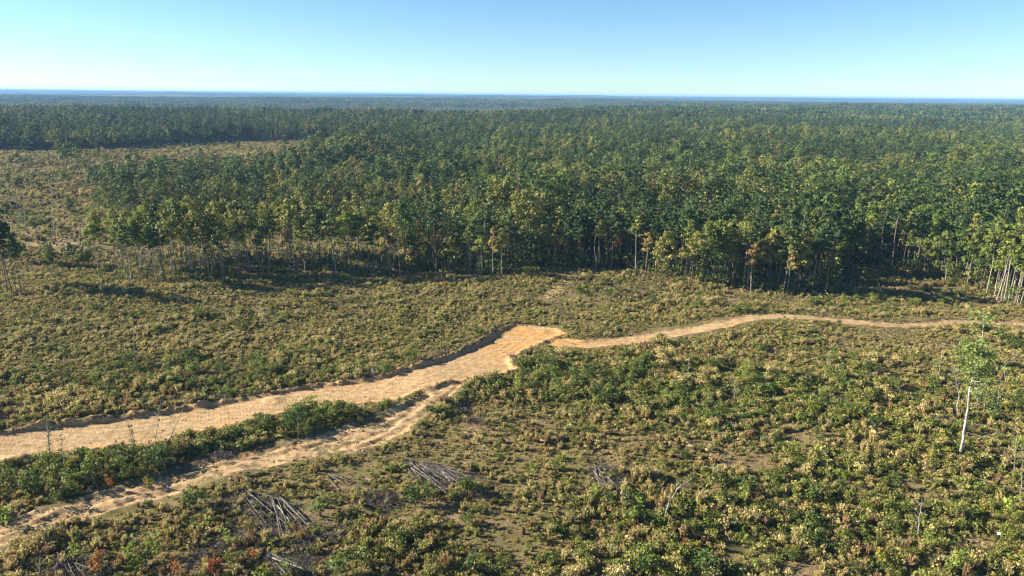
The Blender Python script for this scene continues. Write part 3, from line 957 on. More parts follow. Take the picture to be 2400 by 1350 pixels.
# hand placed edge and lone trees : (px, py of base, kind, scale)
HAND = [(30, 692, 'pine', 1.2), (52, 694, 'slender_green', .95), (-8, 676, 'broad_green', 1.1), (18, 690, 'pine', 1.15), (2, 684, 'pine', 1.1), (40, 688, 'slender_green', .9), (-22, 690, 'pine', 1.0),
        (233, 385, 'pine', .7), (152, 400, 'slender_green', 1.15), (165, 404, 'broad_green', 1.15), (176, 398, 'pine', 1.05), (143, 396, 'slender_olive', 1.1), (170, 396, 'slender_green', 1.2),
        (187, 406, 'slender_green', 1.05), (158, 394, 'broad_olive', 1.05), (210, 398, 'slender_olive', .7), (60, 362, 'broad_green', .7), (100, 480, 'slender_green', .6), (20, 430, 'broad_olive', .55), (75, 405, 'slender_olive', .6), (205, 440, 'slender_olive', .9), (192, 425, 'slender_green', 1.0), (218, 452, 'broad_green', .85), (180, 445, 'autumn', .7), (120, 625, 'broad_green', .4), (175, 610, 'broad_olive', .35), (560, 395, 'conic_lime', .5), (470, 368, 'broad_green', .45), (420, 378, 'slender_green', .5), (560, 352, 'broad_green', .5), (500, 372, 'conic_lime', .6), (330, 668, 'slender_green', 1.0), (364, 670, 'slender_green', .95), (305, 672, 'pine', .85),
        (525, 668, 'pine', .9), (618, 655, 'pine', .85), (1835, 690, 'pine', 1.05), (1902, 690, 'pine', .9), (1933, 694, 'pine', 1.05), (1760, 684, 'autumn', 1.0),
        (1618, 668, 'broad_olive', 1.05), (1655, 670, 'broad_olive', 1.0), (1682, 672, 'slender_olive', .9), (1155, 655, 'autumn', 1.1), (1175, 655, 'slender_olive', .9),
        (1130, 652, 'slender_lime', .8), (1550, 655, 'broad_olive', .95), (1490, 645, 'slender_olive', 1.0), (2088, 640, 'pine', 1.15), (2120, 650, 'slender_green', .8),
        (2205, 655, 'broad_olive', 1.0), (2265, 672, 'slender_olive', 1.0), (2345, 700, 'slender_olive', 1.15), (2362, 712, 'slender_lime', 1.0), (2378, 712, 'slender_olive', 1.1),
        (2390, 718, 'slender_lime', 1.05), (2330, 700, 'slender_lime', .9), (2402, 730, 'slender_olive', 1.1), (2415, 725, 'slender_lime', 1.0), (2372, 704, 'slender_olive', 1.0)]
_r = np.random.default_rng(77)
for (a0, b0, a1, b1, n_) in [(0, 445, 130, 440, 6), (0, 505, 200, 500, 7), (30, 615, 220, 625, 9), (0, 385, 130, 395, 6), (240, 380, 330, 372, 4), (380, 362, 560, 352, 5)]:
    for q_ in range(n_):
        u_ = _r.random(); HAND.append((a0 + (a1 - a0) * u_ + _r.normal() * 6, b0 + (b1 - b0) * u_ + _r.normal() * 4, 'understory', .55 + .45 * _r.random()))
HAND += [(2310, 696, 'slender_olive', 1.3), (2335, 704, 'slender_lime', 1.25), (2352, 708, 'slender_olive', 1.35), (2384, 716, 'slender_lime', 1.3), (2296, 690, 'broad_olive', 1.05)]
for px, py, kd, sc in HAND:
    q = at(px, py)
    TREES.append((q[0], q[1], kd, sc, 'hand'))
TREES.sort(key=lambda t: project([t[0], t[1], 0])[0])

KINDTXT = {'broad_green': ('broadleaf_tree', 'dark green broadleaf tree', 'tree'), 'broad_olive': ('broadleaf_tree', 'olive broadleaf tree with pale trunk', 'tree'),
           'pine': ('pine_tree', 'tall dark pine with bare lower trunk', 'pine tree'), 'slender_olive': ('slender_tree', 'slender pale trunked olive tree', 'tree'),
           'slender_lime': ('slender_tree', 'slender tree with yellow green crown', 'tree'), 'slender_green': ('slender_tree', 'slender dark green tree', 'tree'),
           'autumn': ('autumn_tree', 'slender tree in rusty autumn leaf', 'tree'), 'conic_lime': ('poplar_tree', 'narrow yellow green conical tree', 'tree'),
           'understory': ('broadleaf_tree', 'low olive understory tree', 'tree')}
ORD = ['first', 'second', 'third', 'fourth', 'fifth', 'sixth', 'seventh', 'eighth', 'ninth', 'tenth', 'eleventh', 'twelfth', 'thirteenth', 'fourteenth', 'fifteenth', 'sixteenth',
       'seventeenth', 'eighteenth', 'nineteenth', 'twentieth']
def segment(px, py, src):
    if src == 'stand' or (200 < px < 1000 and py > 590):
        return 'in the thin stand left of the dark forest' 
    if px < 100 and py > 600: return 'at the far left edge of the clearing'
    if py < 430 and px < 560: return 'alone in the distant left clearing'
    if px < 222 and py >= 400: return 'in the left clearing beyond the meadow'
    if px < 1000: return 'in the grove behind the thin stand'
    if px < 1250: return 'at the forest edge left of the grassy swell'
    if px < 1500: return 'behind the crest of the grassy swell'
    if px < 1750: return 'at the forest edge right of the swell'
    if px < 1960: return 'at the forest corner beside the shaded bay'
    if px < 2260: return 'round the shaded bay on the right'
    return 'at the right hand end of the forest edge'
cnt = {}
info = []
for t in TREES:
    q = project([t[0], t[1], float(base_height(t[0], t[1]))])
    sg = segment(q[0], q[1], t[4])
    info.append((sg, KINDTXT[t[2]]))
    cnt[(sg, t[2])] = cnt.get((sg, t[2]), 0) + 1
seen = {}
for t, (sg, (nm, txt, cat)) in zip(TREES, info):
    r_ = np.random.default_rng(int(abs(t[0] * 13 + t[1] * 7)) + 3)
    lst = HERO[t[2]]
    trm, crm = lst[int(r_.integers(0, len(lst)))]
    k = (sg, t[2]); seen[k] = seen.get(k, 0) + 1
    if cnt[k] == 1: lab = f'{txt} {sg}'
    elif seen[k] == 1: lab = f'leftmost {txt} {sg}'
    elif seen[k] == cnt[k]: lab = f'rightmost {txt} {sg}'
    elif seen[k] <= 20: lab = f'{ORD[seen[k]-1]} {txt} from the left {sg}'
    else: lab = f'{txt}, further right than the first twenty, {sg}'
    lab = ' '.join(lab.split()[:16])
    z = Hs(t[0], t[1])
    o = root(nm, (t[0], t[1], z), lab, cat, 'trees ' + sg, r_.random() * 6.28, t[3])
    obj('trunk', trm, o); obj('crown', crm, o)

exec_after = None

# ------------------------------------------------------------------ brush
PROTO = []; PK = []
def proto(kind, g, mats):
    PROTO.append(g.mesh('weed ' + kind, mats)); PK.append(kind)
r = np.random.default_rng(33)
for i in range(4): proto('tan', tuft(r, 1.2 + .5 * r.random(), .75, 44, 0, 1, .35), [M['weed_tan'], M['weed_tan']])
for i in range(4): proto('tanbush', bush(r, 1.2, 1.0, 120, .19), [M['weed_tan']])
for i in range(4): proto('olive', bush(r, 1.1, 1.1, 130, .19), [M['weed_olive']])
for i in range(3): proto('olivetuft', tuft(r, 1.3, .7, 46, 0, 1, .3), [M['weed_olive'], M['weed_olive']])
for i in range(4): proto('brown', tuft(r, 1.1 + .5 * r.random(), .6, 40, 0, 1, .25), [M['weed_brown'], M['weed_brown']])
for i in range(4): proto('green', bush(r, 1.2, 1.2, 150, .2), [M['weed_green']])
for i in range(2): proto('yellow', bush(r, 1.2, 1.0, 120, .18), [M['weed_yellow']])
for i in range(3): proto('pale', tuft(r, 1.3, .7, 34, 0, 1, .4), [M['weed_olive'], M['weed_pale']])
for i in range(3): proto('grass', tuft(r, .5, 1.3, 60, 0, None, .5), [M['weed_tan']])
for i in range(3): proto('grassg', tuft(r, .5, 1.3, 60, 0, None, .5), [M['weed_olive']])
for i in range(4): proto('bigolive', bush(r, 2.3, 2.1, 520, .2, tall=1.1), [M['weed_olive']])
for i in range(4): proto('biggreen', bush(r, 2.5, 2.1, 560, .2, tall=1.15), [M['weed_green']])
for i in range(3): proto('bigtan', bush(r, 2.1, 1.9, 460, .18, tall=1.1), [M['weed_tan']])
PK = np.array(PK)

# patches of character, laid out on the ground : (px, py, rx, ry in metres, kind weights delta)
PATCH = [(420, 870, 45, 8, 'green', .9), (300, 890, 40, 7, 'green', .5), (620, 870, 14, 5, 'yellow', .9), (900, 790, 25, 8, 'yellow', .35), (1050, 830, 16, 6, 'olive', .5),
         (120, 830, 40, 18, 'pale', .45), (600, 790, 40, 12, 'tan', .6), (480, 745, 50, 6, 'green', .5), (1250, 880, 12, 9, 'green', 1.0), (1400, 880, 22, 10, 'green', 1.1),
         (1500, 930, 22, 6, 'green', .6), (1330, 980, 20, 5, 'tan', .6), (1200, 1020, 24, 6, 'brown', .8), (1900, 900, 26, 10, 'green', .6), (1750, 960, 24, 8, 'green', .6),
         (1950, 830, 40, 9, 'brown', .6), (1600, 840, 30, 8, 'brown', .45), (2200, 1000, 22, 14, 'yellow', .3), (2250, 1200, 20, 16, 'olive', .9), (1500, 700, 60, 10, 'tan', .5),
         (2000, 710, 40, 7, 'olive', .8), (1300, 640, 40, 8, 'brown', .5), (750, 700, 20, 8, 'green', .8), (150, 640, 40, 16, 'green', .6), (80, 600, 40, 10, 'brown', .5),
         (150, 1090, 14, 4, 'green', 1.3), (780, 980, 16, 4, 'green', 1.3), (500, 1050, 18, 4, 'olive', .6), (500, 1300, 25, 8, 'brown', .5), (900, 1250, 16, 6, 'olive', .5), (1150, 1250, 10, 6, 'brown', .4),
         (1850, 1250, 14, 6, 'green', .4), (1700, 1060, 20, 6, 'tan', .4), (150, 420, 60, 30, 'green', .3), (330, 370, 80, 40, 'brown', .6), (650, 355, 90, 60, 'tan', .9)]
wPatch = [(*at(a, b), rx, ry, kd, w) for a, b, rx, ry, kd, w in PATCH]
KN = ['tan', 'tanbush', 'olive', 'olivetuft', 'brown', 'green', 'yellow', 'pale']
BASEW = np.array([.26, .17, .20, .10, .12, .11, .015, .04])
KMAP = {'tan': [.7, .5, 0, 0, 0, 0, 0, .1], 'olive': [0, 0, .9, .4, 0, .1, .05, 0], 'brown': [.2, 0, 0, 0, 1.1, 0, 0, 0], 'green': [0, 0, .15, 0, 0, 1.6, .05, 0],
        'yellow': [0, 0, .3, 0, 0, .3, 1.2, 0], 'pale': [.2, .2, 0, 0, 0, 0, 0, .8]}
def band(x, y):
    return fbm(x * .38, y * 1.3 + .12 * x, 16, 3, 160)
def kind_weights(x, y):
    w = np.repeat(BASEW[None, :], len(x), 0)
    n = fbm(x, y, 14, 3, 101)
    n = n + .9 * band(x, y)
    w[:, 5] *= .55 + 5 * np.clip(n - .08, 0, 1); w[:, 2] *= 1 + 3 * np.clip(n, 0, 1); w[:, 0] *= 1 + 4 * np.clip(-n, 0, 1)
    n = fbm(x, y, 18, 3, 103); w[:, 4] *= .7 + 6 * np.clip(n - .05, 0, 1)
    n = fbm(x, y, 12, 3, 105); w[:, 6] *= 1 + 14 * np.clip(n - .1, 0, 1); w[:, 7] *= 1 + 9 * np.clip(-n - .05, 0, 1)
    lm = smooth(10, -15, x) * smooth(140, 165, y); w[:, 0] *= 1 + 1.2 * lm; w[:, 1] *= 1 + 1.4 * lm; w[:, 5] *= 1 - .5 * lm; w[:, 4] *= 1 - .4 * lm; w[:, 7] *= 1 + 1.5 * lm
    fm = smooth(255, 290, y); w[:, 0] *= 1 - .55 * fm; w[:, 1] *= 1 - .5 * fm; w[:, 4] *= 1 + .9 * fm; w[:, 5] *= 1 + 2.0 * fm; w[:, 2] *= 1 + .6 * fm
    rm = smooth(10, 60, x) * smooth(190, 120, y); w[:, 2] *= 1 + .8 * rm; w[:, 6] *= 1 + 2.5 * rm; w[:, 5] *= 1 + .5 * rm
    for cx, cy_, rx, ry, kd, a in wPatch:
        e = np.exp(-((x - cx) / rx) ** 2 - ((y - cy_) / ry) ** 2) * a
        w += e[:, None] * np.array(KMAP[kd])[None, :] * 1.4
    return w / w.sum(1)[:, None]

BARE = [(610, 1195, 9, 3.5, .85), (668, 1215, 7, 4.5, .85), (1030, 1118, 13, 4.5, .85), (1415, 1130, 5, 3.5, .8), (665, 1325, 8, 3, .8), (170, 1335, 5, 2.5, .7), (1500, 700, 50, 2, .3), (1150, 1030, 24, 6.5, .8), (1060, 1060, 20, 5, .8), (2100, 790, 24, 5, .7), (500, 720, 26, 4, .5), (700, 1120, 10, 4, .75), (1160, 1240, 5, 7, .7), (760, 1100, 14, 3, .8),
        (2150, 722, 16, 4, .7), (1330, 660, 6, 14, .6), (400, 1310, 10, 3, .6), (580, 1230, 8, 4, .7), (1900, 1010, 9, 3, .5), (520, 1180, 9, 3, .7)]
BARE += [(1250, 1075, 26, 6, .85), (1150, 960, 16, 4, .6), (1780, 1080, 14, 4, .5), (1700, 760, 26, 3.5, .6), (2050, 800, 30, 4, .6), (260, 730, 22, 3, .7), (640, 700, 30, 2.6, .7), (1300, 700, 8, 12, .6), (1420, 680, 24, 4, .4), (850, 1130, 16, 4, .6), (950, 1200, 6, 4, .5), (1280, 1290, 7, 5, .5), (90, 575, 50, 8, .7), (60, 640, 30, 5, .4)]
wBare = [(*at(a, b), rx * 1.15, ry * 1.25, w) for a, b, rx, ry, w in BARE]
def bare_field(x, y):
    o = np.zeros(len(x))
    for cx, cy_, rx, ry, a in wBare:
        o = np.maximum(o, a * np.exp(-((x - cx) / rx) ** 2 - ((y - cy_) / ry) ** 2))
    return o

def pick_kinds(x, y, r):
    w = kind_weights(x, y); c = np.cumsum(w, 1); u = r.random(len(x))[:, None]
    ki = (u > c).sum(1).clip(0, len(KN) - 1)
    pick = np.zeros(len(x), int)
    for k, nm in enumerate(KN):
        ids = np.where(PK == nm)[0]; m_ = ki == k
        pick[m_] = ids[r.integers(0, len(ids), m_.sum())]
    return pick

def ways(x, y, pad=0.0):
    F = road_fields(x, y)
    n = 1.8 * fbm(x, y, 4, 3, 110)
    return (F['road'] > 1.6 + pad + n) & (F['low'] > 0.7 + pad + n) & (F['track'] > 3.5 - 1.1 * smooth(.52, .62, x / y) + pad + n * .6 - 1.2 * (x / y > .55) * (r0.random(len(x)) < .6)) & (F['top'] > 1.6)

r0 = np.random.default_rng(44)
P_, R_, S_, I_ = [], [], [], []
def layer(x0, x1, y0, y1, sp, smin, smax, dens, kinds=None, lim=0.98, thin=True, big=False):
    r = r0
    x, y = jgrid(x0, x1, y0, y1, sp, r, .5)
    k = (np.abs(x) < lim * y + 30); x, y = x[k], y[k]
    k = is_clear(x, y) | (dist_line(EDGE, x, y) < 16); x, y = x[k], y[k]
    k = ways(x, y); x, y = x[k], y[k]
    d = dens * (1 - bare_field(x, y)) if thin else np.full(len(x), dens)
    d = d * (0.5 + 1.6 * (fbm(x, y, 8, 3, 120) + .32)).clip(.12, 1)
    if big:
        gw = kind_weights(x, y)[:, 5]
        lm = smooth(25, -20, x) * smooth(135, 165, y)
        d = d * np.clip(.35 + 2.2 * band(x, y) + 2.4 * gw - .2, 0.03, 1.2) * (1 - .8 * lm * (gw < .3))
    k = r.random(len(x)) < d; x, y = x[k], y[k]
    if kinds is None: pk = pick_kinds(x, y, r)
    else:
        ids = np.where(np.isin(PK, kinds))[0]; pk = ids[r.integers(0, len(ids), len(x))]
    s = smin + (smax - smin) * r.random(len(x)) ** 1.6
    s *= 1 + 0.7 * fbm(x, y, 7, 2, 121)
    s *= 1 - 0.45 * bare_field(x, y)
    s *= 1 - 0.5 * smooth(9, 3.5, dist_line(wTrack, x, y))
    P_.append(np.stack([x, y, H(x, y) - 0.03], 1)); R_.append(np.stack([r.normal(size=len(x)) * .1, r.normal(size=len(x)) * .1, r.random(len(x)) * 6.283], 1))
    S_.append(np.stack([s, s, s * (.65 + .5 * r.random(len(x)))], 1)); I_.append(pk)
layer(-180, 180, 62, 150, 1.0, .5, 1.75, .85)
layer(-290, 290, 150, 270, 1.4, .6, 1.4, .75)
layer(-620, 20, 270, 950, 2.6, 1.1, 2.6, .85)
layer(-235, 235, 62, 210, 1.0, .6, 1.3, .8, ['grass', 'grassg'], thin=False)
layer(-235, 235, 62, 215, 1.1, .5, 1.2, .8, ['olive', 'tanbush', 'grass'])
layer(-265, 265, 62, 240, 3.1, .7, 1.45, .55, ['bigolive', 'biggreen', 'bigtan', 'biggreen'], big=True)
layer(-600, 20, 240, 900, 6.5, 1.0, 2.2, .75, ['biggreen', 'biggreen', 'bigolive'], big=True)
layer(-290, 30, 150, 272, .85, .4, .95, .95, ['tan', 'tanbush', 'olivetuft', 'tan', 'pale'])
layer(-10, 270, 140, 240, 1.2, .4, .9, .6, ['tan', 'olivetuft', 'olive'])
layer(-180, 235, 62, 215, .9, .35, .75, .75, ['grass', 'grassg', 'brown', 'grass', 'tan'], thin=False)
scatter('weeds', np.concatenate(P_), np.concatenate(R_), np.concatenate(S_), np.concatenate(I_), PROTO, 'dry weeds, grass tufts and low brush over the clearing', 'weeds')
print('weeds', sum(len(p) for p in P_))

# undergrowth along the forest edge
UNDER = []
for i in range(5):
    rr = np.random.default_rng(700 + i)
    tr, crn = sapling(rr, 4.0, 1.5, .42, .8)
    UNDER.append(combine('under', tr, crn, [M['bark_dark'], M['leaf_green' if i % 2 else 'leaf_olive']]))
for i in range(2):
    rr = np.random.default_rng(720 + i)
    tr, crn = bare(rr, 12, .09, 5, .8)
    tr.merge(crn); UNDER.append(tr.mesh('thin stem', [M['bark_pale']]))
rr = np.random.default_rng(45)
x, y = jgrid(-260, 260, 195, 420, 2.5, rr, .5)
k = (np.abs(x) < .84 * y); x, y = x[k], y[k]
ed = dist_line(EDGE, x, y); cl = is_clear(x, y)
k = ((~cl) & (ed < 22) & (rr.random(len(x)) < .85)) | ((~cl) & (rr.random(len(x)) < .3)) | (inside(wStand, x, y) & (rr.random(len(x)) < .35)); x, y, ed = x[k], y[k], ed[k]
pk = np.where(rr.random(len(x)) < .8, rr.integers(0, 5, len(x)), rr.integers(5, 7, len(x)))
s = .5 + 1.9 * rr.random(len(x)) ** 1.6 * np.where(ed < 14, 1.0, .6)
s = np.where(pk >= 5, .5 + .45 * rr.random(len(x)), s)
scatter('undergrowth', np.stack([x, y, H(x, y)], 1), np.stack([rr.normal(size=len(x)) * .06, rr.normal(size=len(x)) * .06, rr.random(len(x)) * 6.283], 1),
        np.stack([s, s, s], 1), pk, UNDER, 'leafy undergrowth and thin stems under the forest edge', 'undergrowth')

#EXTRA#
# ------------------------------------------------------------------ saplings and shrubs that stand out one by one
SAP = {}
def sap_kind(kind, n, leafm, bark, **kw):
    SAP[kind] = []
    for i in range(n):
        rr = np.random.default_rng(300 + hash_(kind) + i)
        k = {a: (b(rr) if callable(b) else b) for a, b in kw.items()}
        tr, crn = sapling(rr, 1.0 * k.pop('h', 3.5), **k)
        SAP[kind].append((tr.mesh(kind + ' stem', [M[bark]], True), crn.mesh(kind + ' leaves', [M[leafm]])))
M['sap_green'] = leaf_mat('sapling green', [(0.0, (.070, .118, .028)), (0.5, (.100, .150, .032)), (1.0, (.150, .185, .040))], .35)
M['sap_lime'] = leaf_mat('sapling lime', [(0.0, (.170, .240, .040)), (1.0, (.250, .280, .050))], .35)
sap_kind('green', 7, 'sap_green', 'bark_dark', h=3.6, w=U(1.2, 1.9), leaf=.25, dens=1.7)
sap_kind('bright', 4, 'sap_lime', 'bark_dark', h=3.4, w=U(1.1, 1.6), leaf=.24, dens=1.6)
sap_kind('olive', 5, 'leaf_olive', 'bark_pale', h=3.4, w=U(1.2, 1.8), leaf=.25, dens=1.5)
sap_kind('yellow', 3, 'leaf_yellow', 'bark_dark', h=3.0, w=U(1.1, 1.6), leaf=.24, dens=1.8)
sap_kind('orange', 3, 'leaf_orange', 'bark_dark', h=3.2, w=U(1.0, 1.5), leaf=.24, dens=2.0)
sap_kind('red', 3, 'leaf_red', 'bark_dark', h=3.0, w=U(1.0, 1.4), leaf=.22, dens=2.2)
sap_kind('rusty', 3, 'leaf_autumn', 'bark_dark', h=3.2, w=U(.9, 1.4), leaf=.24)
sap_kind('needle', 4, 'needle', 'bark_dark', h=3.8, w=U(1.1, 1.5), leaf=.24, dens=1.2)
SH = []     # px, py, height, kind
SH += [(15, 1232, 5.0, 'bright'), (1395, 1168, 3.4, 'bright'), (752, 1214, 4.4, 'green'), (975, 1188, 4.2, 'green'), (1003, 1172, 4.0, 'green'), (507, 1345, 3.6, 'red'), (231, 1349, 4.0, 'orange'),
       (418, 1352, 3.6, 'orange'), (592, 1312, 2.8, 'orange'), (262, 1150, 3.4, 'orange'), (350, 1142, 3.0, 'yellow'), (600, 1062, 1.2, 'red'), (579, 1073, 1.6, 'red'), (1995, 990, 3.0, 'yellow'),
       (2357, 1080, 3.2, 'rusty'), (178, 1316, 4.0, 'bright'), (308, 1322, 5.2, 'bright'), (364, 1312, 4.0, 'bright'), (129, 1188, 3.4, 'olive'), (456, 1196, 3.6, 'green'), (797, 1350, 5.0, 'green'),
       (1104, 1353, 4.2, 'green'), (493, 1240, 3.8, 'green'), (852, 1338, 4.2, 'olive'), (535, 1285, 4.0, 'bright'), (683, 1350, 3.4, 'olive'), (690, 1008, 4.6, 'green'), (672, 1014, 3.6, 'green'), (745, 996, 4.4, 'green'),
       (775, 990, 4.6, 'green'), (805, 984, 4.2, 'needle'), (835, 982, 4.0, 'olive'), (868, 972, 3.8, 'rusty'), (720, 1020, 3.4, 'olive'), (588, 1010, 3.0, 'green'), (206, 1130, 5.2, 'bright'), (225, 1120, 4.2, 'olive'),
       (180, 1140, 4.4, 'green'), (60, 1165, 4.8, 'green'), (30, 1150, 4.2, 'olive'), (95, 1160, 4.4, 'green'), (130, 1120, 5.0, 'green'), (155, 1160, 4.4, 'olive'), (255, 1095, 4.6, 'green'), (285, 1085, 4.2, 'green'),
       (315, 1075, 4.2, 'green'), (345, 1090, 4.4, 'needle'), (370, 1096, 4.4, 'green'), (400, 1075, 4.2, 'olive'), (420, 1060, 3.4, 'rusty'), (300, 1125, 4.4, 'green'), (330, 1112, 4.6, 'olive'), (215, 1100, 4.0, 'yellow'),
       (5, 1120, 3.4, 'rusty'), (440, 1066, 3.2, 'olive'), (480, 1058, 3.0, 'green'), (520, 1040, 3.0, 'olive'), (1215, 925, 4.4, 'bright'), (1290, 870, 4.4, 'green'), (1305, 900, 5.0, 'green'), (1330, 880, 5.4, 'needle'),
       (1350, 915, 5.4, 'green'), (1322, 935, 5.2, 'green'), (1280, 860, 4.4, 'olive'), (1370, 860, 4.0, 'green'), (1385, 890, 4.0, 'green'), (1395, 935, 4.6, 'green'), (1420, 950, 4.0, 'green'), (1450, 890, 4.4, 'green'),
       (1475, 905, 4.0, 'needle'), (1500, 880, 4.0, 'green'), (1510, 855, 4.0, 'green'), (1255, 890, 4.0, 'bright'), (1240, 915, 3.4, 'olive'), (1570, 895, 3.4, 'rusty'), (1560, 935, 4.0, 'bright'), (1600, 960, 4.4, 'green'),
       (1640, 840, 3.6, 'green'), (1665, 870, 3.6, 'green'), (1740, 1190, 4.6, 'bright'), (1545, 1240, 4.0, 'bright'), (1610, 1300, 3.2, 'orange'), (2170, 1290, 4.2, 'bright'), (1480, 1230, 4.4, 'bright'), (1435, 1190, 3.4, 'green'),
       (1880, 1285, 4.6, 'green'), (1740, 1160, 3.8, 'green'), (1900, 1180, 3.6, 'green'), (2100, 1150, 3.6, 'green'), (2040, 1010, 4.0, 'green'), (1925, 960, 4.2, 'green'), (1960, 985, 4.2, 'green'), (1870, 990, 3.4, 'bright'),
       (2150, 960, 4.6, 'green'), (2190, 935, 4.4, 'green'), (2000, 870, 4.2, 'bright'), (1965, 880, 4.0, 'green'), (455, 880, 4.4, 'green'), (230, 895, 4.4, 'green'), (660, 835, 4.2, 'green'), (510, 870, 4.2, 'green'),
       (320, 870, 3.4, 'olive'), (150, 835, 3.6, 'green'), (85, 755, 4.2, 'green'), (205, 775, 3.0, 'green'), (475, 745, 4.6, 'green'), (500, 748, 4.0, 'green'), (540, 755, 4.0, 'green'), (610, 870, 4.0, 'bright'), (730, 770, 3.6, 'bright'),
       (940, 745, 3.4, 'bright'), (1080, 700, 3.4, 'green'), (2080, 725, 3.6, 'green'), (2200, 705, 4.0, 'green'), (2260, 690, 4.0, 'green'), (2340, 740, 3.8, 'green'), (1745, 735, 3.2, 'olive'), (1100, 1230, 3.6, 'olive'), (1250, 1120, 3.2, 'bright'),
       (2385, 960, 4.6, 'green'), (2395, 1060, 4.8, 'bright'), (2330, 985, 4.6, 'green'), (2120, 1200, 3.6, 'olive'), (2290, 1160, 4.0, 'bright'), (2360, 1210, 4.2, 'bright'), (2240, 1340, 4.2, 'bright'), (2060, 1330, 4.2, 'yellow'), (1660, 1350, 4.4, 'green')]
rr = np.random.default_rng(61)
hidden = [at(a, b) for a, b, _, _ in SH]
items = [(*hidden[i], SH[i][2], SH[i][3]) for i in range(len(SH))]
x, y = jgrid(-130, 160, 80, 230, 4.4, rr, .5)
pp = project(np.stack([x, y, x * 0], 1)); k = (pp[0] > 5) & (pp[0] < 2395) & (pp[1] < 1345)
x, y = x[k], y[k]
k = is_clear(x, y) & ways(x, y, 1.0); x, y = x[k], y[k]
g_ = kind_weights(x, y)[:, 5] + 0.6 * fbm(x, y, 12, 2, 130) - 0.6 * bare_field(x, y) + 0.25 * rr.random(len(x)) - .0012 * y
o_ = np.argsort(-g_)[:172]
for i in o_:
    kd = rr.choice(['green', 'olive', 'bright', 'needle', 'rusty', 'yellow'], p=[.38, .24, .18, .08, .09, .03])
    items.append((x[i], y[i], 1.8 + 2.2 * rr.random() ** 1.5, str(kd)))
SHT = {'green': 'dark green leafy sapling', 'bright': 'yellow green leafy sapling', 'olive': 'olive green shrub', 'yellow': 'bright yellow shrub', 'orange': 'orange leaved shrub', 'red': 'red leaved shrub',
       'rusty': 'rusty brown shrub', 'needle': 'dark bushy pine sapling'}
def reg(px, py):
    if py < 700: return 'below the forest edge'
    if px < 1180 and py < 980 - px * 0.17 + 30 and py < 1000: 
        return 'in the ' + ('left part' if px < 400 else 'middle' if px < 800 else 'right part') + ' of the meadow above the graded road'
    if px < 950 and py < 1205 - 0.22 * px + 25:
        return 'on the strip between the two dirt roads, ' + ('left end' if px < 190 else 'middle' if px < 500 else 'right end')
    if px < 1150: return 'below the rough track, ' + ('left corner' if px < 450 else 'near the log piles' if px < 800 else 'near the wide log pile')
    if py < 1000 and px < 1600: return 'in the thicket right of the road end'
    if py < 830: return 'beside the narrow track'
    a = 'upper' if py < 1000 else 'middle' if py < 1180 else 'lower'
    b = 'left' if px < 1550 else 'centre' if px < 2000 else 'right'
    return f'in the {a} {b} of the right hand brush'
def labeller(rows):
    """rows: (px, text, place) -> unique labels counted from the left inside each place"""
    out = [None] * len(rows)
    grp = {}
    for i, (px, t, pl) in enumerate(rows): grp.setdefault((t, pl), []).append((px, i))
    for (t, pl), l in grp.items():
        l.sort()
        for j, (_, i) in enumerate(l):
            if len(l) == 1: lab = f'{t} {pl}'
            elif j == 0: lab = f'leftmost {t} {pl}'
            elif j == len(l) - 1: lab = f'rightmost {t} {pl}'
            elif j < 20: lab = f'{ORD[j]} {t} {pl}'
            else: lab = f'{t}, one beyond the twentieth from the left, {pl}'
            out[i] = ' '.join(lab.split()[:16])
    return out
rows = []
for (x_, y_, h_, kd) in items:
    q = project([x_, y_, 0.0]); rows.append((q[0], SHT[kd], reg(q[0], q[1])))
for (x_, y_, h_, kd), row, lab in zip(items, rows, labeller(rows)):
    a, b = SAP[kd][int(rr.integers(0, len(SAP[kd])))]
    o = root('sapling' if 'sapling' in SHT[kd] else 'shrub', (x_, y_, Hs(x_, y_) - .05), lab, 'sapling' if 'sapling' in SHT[kd] else 'shrub', 'saplings and shrubs ' + row[2], rr.random() * 6.28,
             h_ / 3.5 * np.array([.95 + .2 * rr.random(), .95 + .2 * rr.random(), 1.0]))
    obj('stem', a, o); obj('foliage', b, o)

